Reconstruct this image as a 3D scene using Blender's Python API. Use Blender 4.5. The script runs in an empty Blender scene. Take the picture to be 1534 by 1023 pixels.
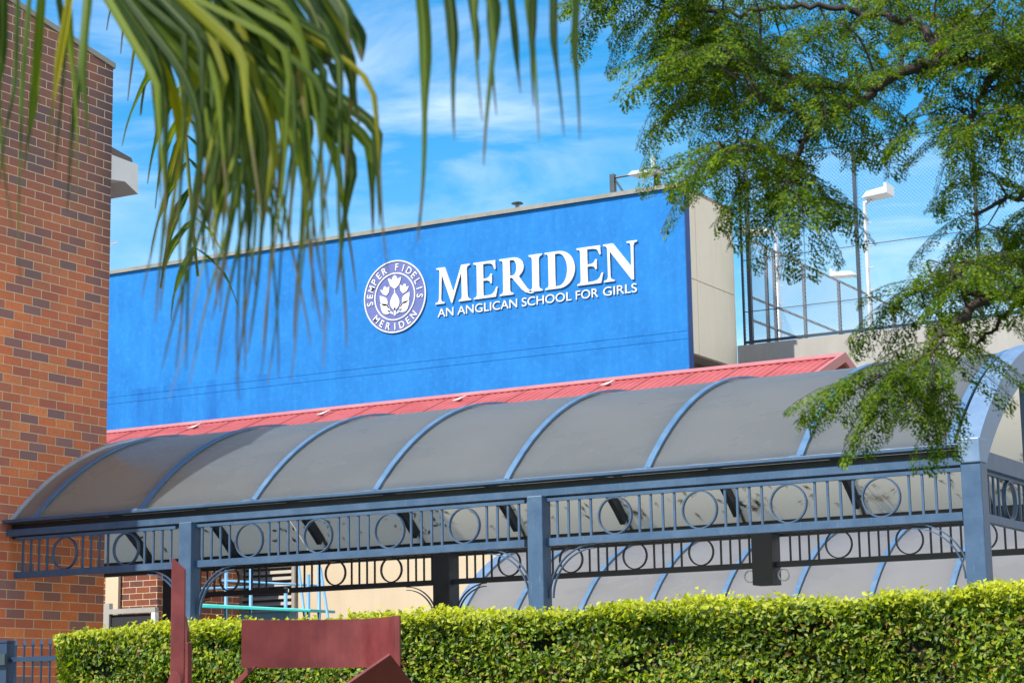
import bpy, math, random
import numpy as np
from mathutils import Vector, Matrix

random.seed(4); rng = np.random.default_rng(7)
R_ = math.radians
SC = bpy.context.scene
COL = SC.collection

# ------------------------------------------------------------------ camera
CAMZ = 1.65
FPX, PW, PH = 3080.0, 1534.0, 1023.0
YAW, PITCH, ROLL = R_(29.9), R_(10.15), R_(-0.96)
_f = np.array([-math.sin(YAW)*math.cos(PITCH), math.cos(YAW)*math.cos(PITCH), math.sin(PITCH)])
_r0 = np.array([math.cos(YAW), math.sin(YAW), 0.0]); _u0 = np.cross(_r0, _f)
_r = _r0*math.cos(ROLL)+_u0*math.sin(ROLL); _u = -_r0*math.sin(ROLL)+_u0*math.cos(ROLL)
cd = bpy.data.cameras.new('camera'); cam = bpy.data.objects.new('camera', cd); COL.objects.link(cam)
cd.sensor_width = 36; cd.lens = FPX/PW*36; cd.clip_start = .05; cd.clip_end = 3000
cam.matrix_world = Matrix(((_r[0], _u[0], -_f[0], 0), (_r[1], _u[1], -_f[1], 0), (_r[2], _u[2], -_f[2], CAMZ), (0, 0, 0, 1)))
cd.dof.use_dof = True; cd.dof.focus_distance = 17.5; cd.dof.aperture_fstop = 13
SC.camera = cam

# ------------------------------------------------------------------ world and sun
SUN_EL, SUN_AZ = R_(47), R_(27)      # from behind the camera, to its left
w = bpy.data.worlds.new('World'); SC.world = w; w.use_nodes = True
nt = w.node_tree; nd = nt.nodes; lk = nt.links; nd.clear()
def N(t, **k):
    n = nd.new(t)
    for a, b in k.items(): setattr(n, a, b)
    return n
out = N('ShaderNodeOutputWorld'); bg = N('ShaderNodeBackground'); bg.inputs[1].default_value = 0.11
sky = N('ShaderNodeTexSky', sky_type='NISHITA', sun_disc=False, sun_elevation=SUN_EL, sun_rotation=R_(180)+SUN_AZ)
sky.air_density = 1.3; sky.dust_density = 0.3; sky.ozone_density = 2.6
hs = N('ShaderNodeHueSaturation'); hs.inputs['Saturation'].default_value = 1.6; hs.inputs['Value'].default_value = 1.28
tc = N('ShaderNodeTexCoord')
mp = N('ShaderNodeMapping'); mp.inputs['Rotation'].default_value = (R_(8), R_(38), R_(20)); mp.inputs['Scale'].default_value = (2.2, 2.6, 9.0)
n1 = N('ShaderNodeTexNoise'); n1.inputs['Scale'].default_value = 2.3; n1.inputs['Detail'].default_value = 9; n1.inputs['Roughness'].default_value = .58; n1.inputs['Distortion'].default_value = .7
n2 = N('ShaderNodeTexNoise'); n2.inputs['Scale'].default_value = 3.2; n2.inputs['Detail'].default_value = 4
r1 = N('ShaderNodeValToRGB'); r1.color_ramp.elements[0].position = .45; r1.color_ramp.elements[1].position = .80
r2 = N('ShaderNodeValToRGB'); r2.color_ramp.elements[0].position = .44; r2.color_ramp.elements[1].position = .70
mu = N('ShaderNodeMath', operation='MULTIPLY'); mx = N('ShaderNodeMix', data_type='RGBA')
mx.inputs['B'].default_value = (9.5, 10.0, 10.5, 1)
lk.new(sky.outputs[0], hs.inputs['Color']); lk.new(tc.outputs['Generated'], mp.inputs[0]); lk.new(mp.outputs[0], n1.inputs['Vector'])
lk.new(tc.outputs['Generated'], n2.inputs['Vector']); lk.new(n1.outputs['Fac'], r1.inputs[0]); lk.new(n2.outputs['Fac'], r2.inputs[0])
lk.new(r1.outputs[0], mu.inputs[0]); lk.new(r2.outputs[0], mu.inputs[1]); lk.new(mu.outputs[0], mx.inputs['Factor'])
vd = N('ShaderNodeVectorMath', operation='DOT_PRODUCT'); vd.inputs[1].default_value = (math.cos(YAW-.1), math.sin(YAW-.1), -.55)
r3 = N('ShaderNodeMapRange'); r3.inputs[1].default_value = -.12; r3.inputs[2].default_value = .22; r3.inputs[3].default_value = .75; r3.inputs[4].default_value = 1.9
mu2 = N('ShaderNodeMath', operation='MULTIPLY', use_clamp=True); ad = N('ShaderNodeMath', operation='ADD', use_clamp=True); r4 = N('ShaderNodeMapRange'); r4.inputs[1].default_value = .02; r4.inputs[2].default_value = .22; r4.inputs[3].default_value = 0; r4.inputs[4].default_value = .78
lk.new(tc.outputs['Generated'], vd.inputs[0]); lk.new(vd.outputs['Value'], r3.inputs[0]); lk.new(vd.outputs['Value'], r4.inputs[0])
lk.new(mu.outputs[0], mu2.inputs[0]); lk.new(r3.outputs[0], mu2.inputs[1]); lk.new(mu2.outputs[0], ad.inputs[0]); lk.new(r4.outputs[0], ad.inputs[1]); lk.new(ad.outputs[0], mx.inputs['Factor'])
lk.new(hs.outputs[0], mx.inputs['A']); lk.new(mx.outputs['Result'], bg.inputs[0]); lk.new(bg.outputs[0], out.inputs[0])

sl = bpy.data.lights.new('sun', 'SUN'); sl.energy = 5.0; sl.angle = R_(.5); sl.color = (1, .955, .88)
so = bpy.data.objects.new('sun', sl); COL.objects.link(so); so.location = (-20, -30, 40)
sd = Vector((math.sin(SUN_AZ)*math.cos(SUN_EL), math.cos(SUN_AZ)*math.cos(SUN_EL), -math.sin(SUN_EL)))
so.rotation_euler = sd.to_track_quat('-Z', 'Y').to_euler()
vs = SC.view_settings; vs.view_transform = 'Standard'; vs.look = 'None'; vs.exposure = 0.5; vs.gamma = 1

# ------------------------------------------------------------------ helpers
def ray(x, y): return _f+_r*(x-PW/2)/FPX-_u*(y-PH/2)/FPX
def onY(x, y, Y): d = ray(x, y); p = d*(Y/d[1]); return Vector((p[0], p[1], p[2]+CAMZ))
def onX(x, y, X): d = ray(x, y); p = d*(X/d[0]); return Vector((p[0], p[1], p[2]+CAMZ))
def onD(x, y, D): d = ray(x, y); p = d/np.linalg.norm(d)*D; return Vector((p[0], p[1], p[2]+CAMZ))

def tag(o, label=None, cat=None, group=None, kind=None):
    if label: o['label'] = label
    if cat: o['category'] = cat
    if group: o['group'] = group
    if kind: o['kind'] = kind
    return o
def thing(name, loc, label, cat, group=None):
    o = bpy.data.objects.new(name, None); COL.objects.link(o); o.location = loc; o.empty_display_size = .2
    return tag(o, label, cat, group)
def rootloc(p):
    while p.parent: p = p.parent
    return Vector(p.location)
def link(name, me, mat, parent=None, smooth=False):
    if smooth: me.shade_smooth()
    me.materials.append(mat)
    o = bpy.data.objects.new(name, me); COL.objects.link(o)
    if parent:
        me.transform(Matrix.Translation(-rootloc(parent))); o.parent = parent
    return o
class MB:
    def __init__(s): s.v = []; s.f = []
    def add(s, vs_, fs):
        b = len(s.v); s.v += [tuple(q) for q in vs_]; s.f += [tuple(b+i for i in q) for q in fs]; return s
    def box(s, x0, x1, y0, y1, z0, z1):
        v = [(x, y, z) for z in (z0, z1) for y in (y0, y1) for x in (x0, x1)]
        return s.add(v, [(0, 2, 3, 1), (4, 5, 7, 6), (0, 1, 5, 4), (2, 6, 7, 3), (0, 4, 6, 2), (1, 3, 7, 5)])
    def prism(s, poly, off):          # closed polygon extruded by vector off
        n = len(poly); off = Vector(off); P = [Vector(p) for p in poly]
        v = P+[p+off for p in P]
        f = [tuple(range(n))[::-1], tuple(range(n, 2*n))]+[(i, (i+1) % n, n+(i+1) % n, n+i) for i in range(n)]
        return s.add(v, f)
    def tube(s, pts, r, n=8, r1=None, cap=True):
        pts = [Vector(p) for p in pts]; m = len(pts); base = len(s.v); up = None
        for i, p in enumerate(pts):
            t = (pts[min(i+1, m-1)]-pts[max(i-1, 0)]).normalized()
            if up is None:
                up = t.orthogonal().normalized()
            up = (up-t*up.dot(t)).normalized(); sd_ = t.cross(up)
            rr = r if r1 is None else r+(r1-r)*i/(m-1)
            for k in range(n):
                a = 2*math.pi*k/n; s.v.append(tuple(p+up*math.cos(a)*rr+sd_*math.sin(a)*rr))
        for i in range(m-1):
            for k in range(n):
                k2 = (k+1) % n; s.f.append((base+i*n+k, base+i*n+k2, base+(i+1)*n+k2, base+(i+1)*n+k))
        if cap:
            s.f.append(tuple(base+k for k in range(n))[::-1]); s.f.append(tuple(base+(m-1)*n+k for k in range(n)))
        return s
    def sweep(s, path, prof, closed=False):   # path: list of (origin, a-axis, b-axis); prof: list of (a,b)
        n = len(prof); m = len(path); base = len(s.v)
        for o, a, b in path:
            for (p, q) in prof: s.v.append(tuple(Vector(o)+Vector(a)*p+Vector(b)*q))
        for i in range(m if closed else m-1):
            j = (i+1) % m
            for k in range(n):
                k2 = (k+1) % n; s.f.append((base+i*n+k, base+i*n+k2, base+j*n+k2, base+j*n+k))
        if not closed:
            s.f.append(tuple(base+k for k in range(n))[::-1]); s.f.append(tuple(base+(m-1)*n+k for k in range(n)))
        return s
    def build(s, name, mat, parent=None, smooth=False, bevel=0):
        me = bpy.data.meshes.new(name); me.from_pydata(s.v, [], s.f); me.update()
        import bmesh
        bm = bmesh.new(); bm.from_mesh(me); bmesh.ops.recalc_face_normals(bm, faces=bm.faces); bm.to_mesh(me); bm.free()
        o = link(name, me, mat, parent, smooth)
        if bevel:
            b = o.modifiers.new('bevel', 'BEVEL'); b.width = bevel; b.segments = 2; b.limit_method = 'ANGLE'
        return o
def np_mesh(name, V, F, mat, parent=None, smooth=False, attrs=None):
    me = bpy.data.meshes.new(name)
    V = np.asarray(V, np.float32); F = np.asarray(F, np.int32); k = F.shape[1]
    me.vertices.add(len(V)); me.vertices.foreach_set('co', V.ravel())
    me.loops.add(F.size); me.loops.foreach_set('vertex_index', F.ravel())
    me.polygons.add(len(F)); me.polygons.foreach_set('loop_start', np.arange(len(F), dtype=np.int32)*k)
    me.update(calc_edges=True); me.validate()
    for an, av in (attrs or {}).items(): me.attributes.new(an, 'FLOAT', 'POINT').data.foreach_set('value', np.asarray(av, np.float32))
    return link(name, me, mat, parent, smooth)

# ------------------------------------------------------------------ materials
def lin(r, g, b): return tuple(((c/255)/12.92 if c/255 <= .04045 else ((c/255+.055)/1.055)**2.4) for c in (r, g, b))+(1,)
class Mat:
    def __init__(s, name, base=(.5, .5, .5, 1), rough=.6, metal=0, spec=.5):
        s.m = bpy.data.materials.new(name); s.m.use_nodes = True; s.t = s.m.node_tree; s.n = s.t.nodes
        s.b = s.n['Principled BSDF']; s.o = s.n['Material Output']
        s.set(base, rough, metal, spec)
    def set(s, base, rough, metal, spec):
        s.b.inputs['Base Color'].default_value = base; s.b.inputs['Roughness'].default_value = rough
        s.b.inputs['Metallic'].default_value = metal; s.b.inputs['Specular IOR Level'].default_value = spec
    def node(s, t, **k):
        n = s.n.new(t)
        for a, b in k.items():
            if a.startswith('i_'): n.inputs[a[2:].replace('_', ' ')].default_value = b
            else: setattr(n, a, b)
        return n
    def l(s, a, b): s.t.links.new(a, b)
    def coord(s, scale=(1, 1, 1), rot=(0, 0, 0)):
        g = s.node('ShaderNodeNewGeometry'); m = s.node('ShaderNodeMapping'); m.inputs['Scale'].default_value = scale; m.inputs['Rotation'].default_value = rot
        s.l(g.outputs['Position'], m.inputs[0]); return m.outputs[0]
    def noise(s, vec, scale=5, detail=5, rough=.55):
        n = s.node('ShaderNodeTexNoise', i_Scale=scale, i_Detail=detail, i_Roughness=rough); s.l(vec, n.inputs['Vector']); return n.outputs['Fac']
    def ramp(s, fac, stops, interp='LINEAR'):
        r = s.node('ShaderNodeValToRGB'); e = r.color_ramp.elements; r.color_ramp.interpolation = interp
        while len(e) < len(stops): e.new(.5)
        for q, (p, c) in zip(e, stops): q.position = p; q.color = c if len(c) == 4 else c+(1,)
        s.l(fac, r.inputs[0]); return r.outputs[0]
    def mix(s, fac, a, b, blend='MIX'):
        m = s.node('ShaderNodeMix', data_type='RGBA', blend_type=blend)
        for v, i in ((fac, 'Factor'), (a, 'A'), (b, 'B')):
            if isinstance(v, (int, float)): m.inputs[i].default_value = v
            elif isinstance(v, tuple): m.inputs[i].default_value = v
            else: s.l(v, m.inputs[i])
        return m.outputs['Result']
    def math(s, op, a, b=0.0):
        m = s.node('ShaderNodeMath', operation=op)
        for v, i in ((a, 0), (b, 1)):
            if isinstance(v, (int, float)): m.inputs[i].default_value = v
            else: s.l(v, m.inputs[i])
        return m.outputs[0]
    def color(s, c): s.l(c, s.b.inputs['Base Color']); return s
    def bump(s, h, strength=.3, dist=.01):
        b = s.node('ShaderNodeBump', i_Strength=strength, i_Distance=dist); s.l(h, b.inputs['Height']); s.l(b.outputs[0], s.b.inputs['Normal']); return s
    def roughn(s, c): s.l(c, s.b.inputs['Roughness']); return s
G = lambda v: (v, v, v, 1)

def weathered(name, a, b, rough=.5, scale=3, spec=.5, stretch=(1, 1, 1), metal=0, bumps=.1):
    m = Mat(name, a, rough, metal, spec)
    f = m.noise(m.coord(stretch), scale, 8, .62)
    m.color(m.mix(m.ramp(f, [(.35, G(0)), (.68, G(1))]), a, b)); m.bump(m.noise(m.coord(), 40, 3), bumps, .004)
    m.roughn(m.ramp(f, [(.3, G(max(rough-.1, 0))), (.7, G(min(1, rough+.12)))]))
    return m.m

# sun-faded blue paint on canopy steel
def steel_blue(name, a, b, speck):
    m = Mat(name, a, .42, 0, .45)
    f = m.noise(m.coord((1, 1, 1)), 6, 8, .65); f2 = m.noise(m.coord((9, 9, 1.2)), 6, 6, .7)
    c = m.mix(m.ramp(f, [(.35, G(0)), (.7, G(1))]), a, b)
    c = m.mix(m.ramp(f2, [(.6, G(0)), (.74, G(.55))]), c, speck)
    f3 = m.noise(m.coord(), 55, 2); c = m.mix(m.ramp(f3, [(.70, G(0)), (.74, G(.6))]), c, lin(60, 70, 84))
    m.color(c); m.bump(m.noise(m.coord(), 60, 3), .08, .003)
    m.roughn(m.ramp(f, [(.3, G(.34)), (.7, G(.55))])); return m.m
M = {}
M['blue_steel'] = steel_blue('blue_painted_steel', (.040, .082, .145, 1), (.060, .112, .185, 1), (.17, .24, .33, 1))
M['rib'] = steel_blue('pale_blue_rib_paint', (.075, .15, .25, 1), (.11, .195, .30, 1), (.23, .31, .40, 1))
M['shaded_steel'] = weathered('shade_toned_canopy_steel', (.012, .019, .03, 1), (.02, .03, .045, 1), .5)  # canopy steel with the shade under the vault put into its colour
M['arch'] = steel_blue('end_arch_paint', (.12, .19, .29, 1), (.17, .25, .35, 1), (.34, .41, .49, 1))

# bronze twin-wall sheet of the vault
def sheet_mat(ca=(.105, .132, .158, 1), cb=(.140, .165, .192, 1), nm='bronze_polycarbonate'):
    m = Mat(nm, (.2, .2, .2, 1), .4, 0, .5)
    f = m.noise(m.coord((.5, .8, .8)), 2.2, 7, .6); f2 = m.noise(m.coord((14, 1.0, 1.0)), 3, 6, .7)
    c = m.mix(m.ramp(f, [(.3, G(0)), (.7, G(1))]), ca, cb)
    c = m.mix(m.ramp(f2, [(.55, G(0)), (.75, G(.18))]), c, (.28, .27, .25, 1))
    f3 = m.noise(m.coord(), 26, 2); c = m.mix(m.ramp(f3, [(.73, G(0)), (.76, G(.5))]), c, (.42, .42, .40, 1))
    m.color(c); m.roughn(m.ramp(f, [(.3, G(.22)), (.7, G(.36))]))
    t = m.node('ShaderNodeBsdfTranslucent'); t.inputs[0].default_value = (.82, .73, .54, 1)
    x = m.node('ShaderNodeMixShader'); x.inputs[0].default_value = .50
    m.l(m.b.outputs[0], x.inputs[1]); m.l(t.outputs[0], x.inputs[2]); m.l(x.outputs[0], m.o.inputs[0]); return m.m
M['sheet'] = sheet_mat(); M['sheet_pale'] = sheet_mat((.24, .25, .27, 1), (.30, .31, .33, 1), 'pale_polycarbonate')

def blue_wall():
    m = Mat('blue_render', (.02, .18, .62, 1), .75, 0, .25)
    f = m.noise(m.coord((1, 1, 1)), 1.3, 9, .62); f2 = m.noise(m.coord((2.2, 1, .22)), 2.2, 7, .6); f3 = m.noise(m.coord(), 9, 5)
    c = m.mix(m.ramp(f, [(.32, G(0)), (.7, G(1))]), (.006, .142, .41, 1), (.012, .185, .50, 1))
    c = m.mix(m.ramp(f2, [(.45, G(0)), (.75, G(.45))]), c, (.02, .225, .58, 1))
    c = m.mix(m.ramp(f3, [(.5, G(0)), (.8, G(.4))]), c, (.05, .26, .64, 1))
    # water stains low down at the left end
    g = m.node('ShaderNodeNewGeometry'); sx = m.node('ShaderNodeSeparateXYZ'); m.l(g.outputs['Position'], sx.inputs[0])
    lowz = m.ramp(m.math('SUBTRACT', 8.62, sx.outputs['Z']), [(0.0, G(0)), (.02, G(1))])
    left = m.ramp(m.math('DIVIDE', m.math('SUBTRACT', -24.6, sx.outputs['X']), 4.0), [(0.0, G(0)), (.3, G(1))])
    st = m.ramp(m.noise(m.coord((1.5, 1, .30)), 1.2, 7, .66), [(.42, G(0)), (.66, G(.75))])
    k = m.math('MULTIPLY', m.math('MULTIPLY', lowz, left), st)
    c = m.mix(k, c, (.002, .085, .32, 1))
    m.color(c); m.bump(m.noise(m.coord(), 30, 6, .7), .35, .01); return m.m
M['blue_wall'] = blue_wall()
M['blue_edge'] = weathered('dark_blue_edge_paint', (.008, .06, .22, 1), (.012, .08, .27, 1), .7)
M['joint'] = Mat('wall_joint_shadow_gap', (.006, .15, .48, 1), .9).m

def cream(name, a, b):
    m = Mat(name, a, .85, 0, .2)
    f = m.noise(m.coord((1, 1, .5)), 1.6, 8, .6); f2 = m.noise(m.coord((3, 3, .3)), 3, 6, .65)
    c = m.mix(m.ramp(f, [(.3, G(0)), (.7, G(1))]), a, b)
    c = m.mix(m.ramp(f2, [(.55, G(0)), (.8, G(.35))]), c, tuple(q*.72 for q in a[:3])+(1,))
    m.color(c); m.bump(m.noise(m.coord(), 45, 5, .7), .25, .006); return m.m
M['cream'] = cream('cream_render', (.56, .44, .29, 1), (.62, .5, .34, 1))
M['cream_panel'] = cream('cream_panel_paint', (.80, .70, .53, 1), (.85, .75, .58, 1))
M['brown'] = cream('brown_soffit', (.13, .11, .09, 1), (.18, .15, .12, 1))
M['concrete'] = cream('grey_concrete', (.33, .31, .27, 1), (.40, .375, .33, 1))
M['coping'] = weathered('bronze_coping', (.20, .19, .15, 1), (.28, .26, .21, 1), .5)
M['grey_wall'] = cream('grey_render', (.34, .32, .28, 1), (.4, .38, .33, 1))
M['white'] = weathered('white_paint', (.62, .61, .58, 1), (.72, .71, .68, 1), .5)
M['galv'] = weathered('galvanised_steel', (.42, .44, .46, 1), (.55, .57, .58, 1), .45, metal=.4)
M['dark_metal'] = weathered('dark_green_grey_metal', (.03, .045, .05, 1), (.05, .065, .07, 1), .5)
M['fence_metal'] = weathered('dark_fence_paint', (.015, .03, .05, 1), (.03, .045, .065, 1), .5)
M['teal'] = weathered('teal_plastic', (.03, .42, .38, 1), (.05, .5, .45, 1), .4)
M['play_blue'] = weathered('pale_blue_play_paint', (.12, .30, .50, 1), (.16, .36, .56, 1), .4)
M['slat'] = weathered('louvre_slat', (.30, .27, .22, 1), (.36, .32, .26, 1), .6)
M['dark'] = Mat('dark_void', (.02, .02, .022, 1), .8).m

def roof_red():
    m = Mat('faded_red_sheet', (.4, .08, .08, 1), .5, 0, .4)
    f = m.noise(m.coord((.6, 1, 1)), 2.5, 8, .6)
    m.color(m.mix(m.ramp(f, [(.3, G(0)), (.7, G(1))]), (.40, .070, .062, 1), (.48, .115, .10, 1))); return m.m
M['roof_red'] = roof_red(); M['ridge_red'] = weathered('pink_ridge_cap', (.46, .15, .14, 1), (.52, .20, .18, 1), .5)
def sculpt():
    m = Mat('red_oxide_steel', (.2, .03, .03, 1), .42, 0, .35)
    f = m.noise(m.coord(), 5, 6, .6); f2 = m.noise(m.coord((1, 1, .3)), 14, 6, .7)
    c = m.mix(m.ramp(f, [(.35, G(0)), (.65, G(1))]), (.120, .018, .019, 1), (.195, .034, .031, 1))
    m.color(m.mix(m.ramp(f2, [(.55, G(0)), (.8, G(.4))]), c, (.27, .07, .06, 1)))
    m.roughn(m.ramp(f, [(.3, G(.32)), (.7, G(.55))])); return m.m
M['red_steel'] = sculpt()
M['iron'] = weathered('blue_black_iron', (.014, .035, .075, 1), (.02, .045, .09, 1), .45)

def brick_mat(name, tint=1.0):
    m = Mat(name, (.3, .1, .05, 1), .85, 0, .25)
    g = m.node('ShaderNodeNewGeometry'); sx = m.node('ShaderNodeSeparateXYZ'); m.l(g.outputs['Position'], sx.inputs[0])
    xy = m.math('ADD', sx.outputs['X'], sx.outputs['Y']); cx_ = m.node('ShaderNodeCombineXYZ')
    m.l(xy, cx_.inputs[0]); m.l(sx.outputs['Z'], cx_.inputs[1])
    wob = m.noise(m.coord(), 22, 2); va = m.node('ShaderNodeVectorMath', operation='ADD'); vs2 = m.node('ShaderNodeVectorMath', operation='SCALE')
    m.l(wob, vs2.inputs[0]); vs2.inputs['Scale'].default_value = .006; m.l(cx_.outputs[0], va.inputs[0]); m.l(vs2.outputs[0], va.inputs[1])
    def bt(c1, c2, mo):
        b = m.node('ShaderNodeTexBrick', offset=.5, squash=1)
        b.inputs['Color1'].default_value = c1; b.inputs['Color2'].default_value = c2; b.inputs['Mortar'].default_value = mo
        b.inputs['Scale'].default_value = 1; b.inputs['Mortar Size'].default_value = .0048; b.inputs['Mortar Smooth'].default_value = .25
        b.inputs['Bias'].default_value = 0; b.inputs['Brick Width'].default_value = .262; b.inputs['Row Height'].default_value = .094
        m.l(va.outputs[0], b.inputs['Vector']); return b
    b = bt(G(0), G(1), G(.5))
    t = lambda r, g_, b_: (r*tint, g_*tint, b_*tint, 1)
    c = m.ramp(b.outputs['Color'], [(0, t(.22, .15, .145)), (.12, t(.34, .15, .12)), (.20, t(.66, .19, .070)), (.38, t(.82, .235, .072)), (.55, t(.70, .18, .065)), (.68, t(.50, .14, .080)), (.78, t(.88, .28, .085)), (.90, t(.62, .17, .07)), (.97, t(.30, .17, .15))])
    n_ = m.noise(m.coord(), 30, 6, .7); c = m.mix(m.ramp(n_, [(.3, G(0)), (.75, G(.5))]), c, (.34, .11, .07, 1))
    big = m.noise(m.coord(), .9, 5); c = m.mix(m.ramp(big, [(.45, G(0)), (.7, G(.4))]), c, (.24, .12, .095, 1))
    # darker tone towards the wall top, and up the rear corner
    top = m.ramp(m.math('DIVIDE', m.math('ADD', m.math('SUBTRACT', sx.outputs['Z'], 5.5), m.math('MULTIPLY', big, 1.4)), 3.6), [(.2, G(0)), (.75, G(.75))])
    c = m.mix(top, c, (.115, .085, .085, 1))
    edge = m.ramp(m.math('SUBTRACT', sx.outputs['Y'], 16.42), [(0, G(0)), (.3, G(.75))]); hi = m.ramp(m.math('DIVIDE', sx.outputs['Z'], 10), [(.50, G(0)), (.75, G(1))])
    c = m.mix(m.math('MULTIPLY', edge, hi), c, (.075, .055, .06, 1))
    mort = m.mix(m.noise(m.coord(), 12, 4), (.58, .43, .27, 1), (.78, .60, .38, 1))
    c = m.mix(b.outputs['Fac'], c, mort); m.color(c)
    h = m.math('SUBTRACT', m.math('MULTIPLY', n_, .25), b.outputs['Fac']); m.bump(h, .7, .008); return m.m
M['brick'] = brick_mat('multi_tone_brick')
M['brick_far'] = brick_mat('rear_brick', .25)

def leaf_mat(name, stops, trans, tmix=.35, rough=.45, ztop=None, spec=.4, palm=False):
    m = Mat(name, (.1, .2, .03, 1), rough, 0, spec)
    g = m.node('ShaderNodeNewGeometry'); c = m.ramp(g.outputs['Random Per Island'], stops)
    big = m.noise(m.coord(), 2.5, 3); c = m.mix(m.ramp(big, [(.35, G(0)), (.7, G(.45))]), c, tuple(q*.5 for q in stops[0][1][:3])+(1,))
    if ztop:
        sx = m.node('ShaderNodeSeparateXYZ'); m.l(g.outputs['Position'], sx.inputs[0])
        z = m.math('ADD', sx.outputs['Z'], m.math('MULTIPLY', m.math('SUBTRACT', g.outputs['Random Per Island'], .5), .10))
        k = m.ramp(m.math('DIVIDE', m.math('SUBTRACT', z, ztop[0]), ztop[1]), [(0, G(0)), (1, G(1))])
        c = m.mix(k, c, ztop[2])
    if palm:
        a1 = m.node('ShaderNodeAttribute', attribute_name='across'); a2 = m.node('ShaderNodeAttribute', attribute_name='along')
        st = m.math('SINE', m.math('MULTIPLY', a1.outputs['Fac'], 15.0)); c = m.mix(m.ramp(st, [(.3, G(0)), (.9, G(.30))]), c, (.22, .29, .03, 1))
        rib = m.ramp(m.math('ABSOLUTE', a1.outputs['Fac']), [(.02, G(.8)), (.16, G(0))]); c = m.mix(rib, c, (.30, .32, .09, 1))
        tip = m.ramp(m.math('ADD', a2.outputs['Fac'], m.math('MULTIPLY', g.outputs['Random Per Island'], .25)), [(.93, G(0)), (1.1, G(.8))]); c = m.mix(tip, c, (.16, .12, .08, 1))
    m.color(c); t = m.node('ShaderNodeBsdfTranslucent'); tt = m.mix(1.0, c, trans, 'MULTIPLY'); m.l(tt, t.inputs[0])
    x = m.node('ShaderNodeMixShader'); x.inputs[0].default_value = tmix
    m.l(m.b.outputs[0], x.inputs[1]); m.l(t.outputs[0], x.inputs[2]); m.l(x.outputs[0], m.o.inputs[0]); return m.m
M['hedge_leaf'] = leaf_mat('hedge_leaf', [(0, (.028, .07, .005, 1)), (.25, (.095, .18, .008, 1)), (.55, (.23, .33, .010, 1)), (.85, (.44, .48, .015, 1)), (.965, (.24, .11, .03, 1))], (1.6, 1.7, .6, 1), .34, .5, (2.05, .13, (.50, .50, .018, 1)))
M['palm_leaf'] = leaf_mat('palm_leaflet', [(0, (.010, .035, .012, 1)), (.38, (.025, .065, .013, 1)), (.62, (.09, .15, .012, 1)), (.85, (.20, .26, .014, 1)), (.96, (.50, .40, .02, 1))], (1.9, 1.8, .6, 1), .42, .55, spec=.2, palm=True)
M['fern_leaf'] = leaf_mat('feathery_leaflet', [(0, (.022, .06, .005, 1)), (.45, (.07, .135, .007, 1)), (.8, (.165, .24, .009, 1)), (1, (.32, .37, .014, 1))], (1.9, 1.9, .6, 1), .45, .6, spec=.15)
M['bark'] = weathered('dark_bark', (.035, .024, .02, 1), (.07, .05, .04, 1), .9, 12)
M['palm_bark'] = weathered('palm_trunk_bark', (.16, .14, .12, 1), (.24, .22, .19, 1), .9, 5, stretch=(1, 1, 6))
M['rachis'] = weathered('palm_rachis', (.15, .17, .03, 1), (.22, .22, .05, 1), .5)
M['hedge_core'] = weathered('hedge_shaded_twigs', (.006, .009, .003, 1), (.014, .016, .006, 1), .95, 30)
M['dry_leaf'] = weathered('dry_leaf', (.03, .02, .012, 1), (.06, .04, .02, 1), .9)

# ------------------------------------------------------------------ ground
def ground_mat():
    m = Mat('paving_and_asphalt', (.2, .19, .18, 1), .9)
    f = m.noise(m.coord(), .6, 8); m.color(m.mix(f, (.27, .255, .225, 1), (.34, .32, .28, 1))); m.bump(m.noise(m.coord(), 30, 5), .3, .01); return m.m
tag(MB().box(-900, 900, -900, 900, -.3, 0).build('ground', ground_mat()), kind='structure')
def grass_mat():
    m = Mat('mown_grass', (.06, .1, .02, 1), .9); f = m.noise(m.coord(), 18, 6, .7)
    m.color(m.mix(f, (.035, .07, .012, 1), (.09, .13, .03, 1))); m.bump(f, .6, .03); return m.m
tag(MB().box(-40, 30, -12, 8.2, 0, .03).build('lawn', grass_mat()), kind='structure')

# ------------------------------------------------------------------ brick building at the left
XB = -14.63; YC = 16.72
br = thing('brick_building', (XB-5, 14, 0), 'tall multi-toned brick building wall filling the left edge', 'building')
zt = 7.03+CAMZ
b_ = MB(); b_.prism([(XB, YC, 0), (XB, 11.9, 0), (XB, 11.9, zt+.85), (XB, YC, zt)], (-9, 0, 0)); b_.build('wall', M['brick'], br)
b_ = MB(); b_.prism([(XB+.02, YC+.02, zt), (XB+.02, 11.88, zt+.852), (XB+.02, 11.88, zt+.912), (XB+.02, YC+.02, zt+.06)], (-9.04, 0, 0)); b_.build('coping', M['coping'], br)
# white eave with a dark tiled edge sticking out past the rear corner
XE = -14.75
pf = [onX(a, b, XE) for a, b in ((160, 229), (207, 247), (207, 291), (187, 272), (160, 268))]
ev = MB().prism([(XE, p.y, p.z) for p in pf], (-2.2, 0, 0)).build('eave', M['white'], br)
pr = [onX(a, b, XE) for a, b in ((160, 216), (197, 237), (199, 243.2), (160, 228.6))]
MB().prism([(XE, p.y, p.z) for p in pr], (-2.2, 0, 0)).build('roof_edge', weathered('brown_tile', (.12, .09, .08, 1), (.18, .14, .12, 1), .8), br)
p0, p1 = onX(160, 270, XE-.3), onX(174, 288, XE-.3)
MB().box(XE-2.0, XE-.3, p0.y, p1.y, p1.z, p0.z).build('eave_bracket', M['white'], br)

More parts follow.
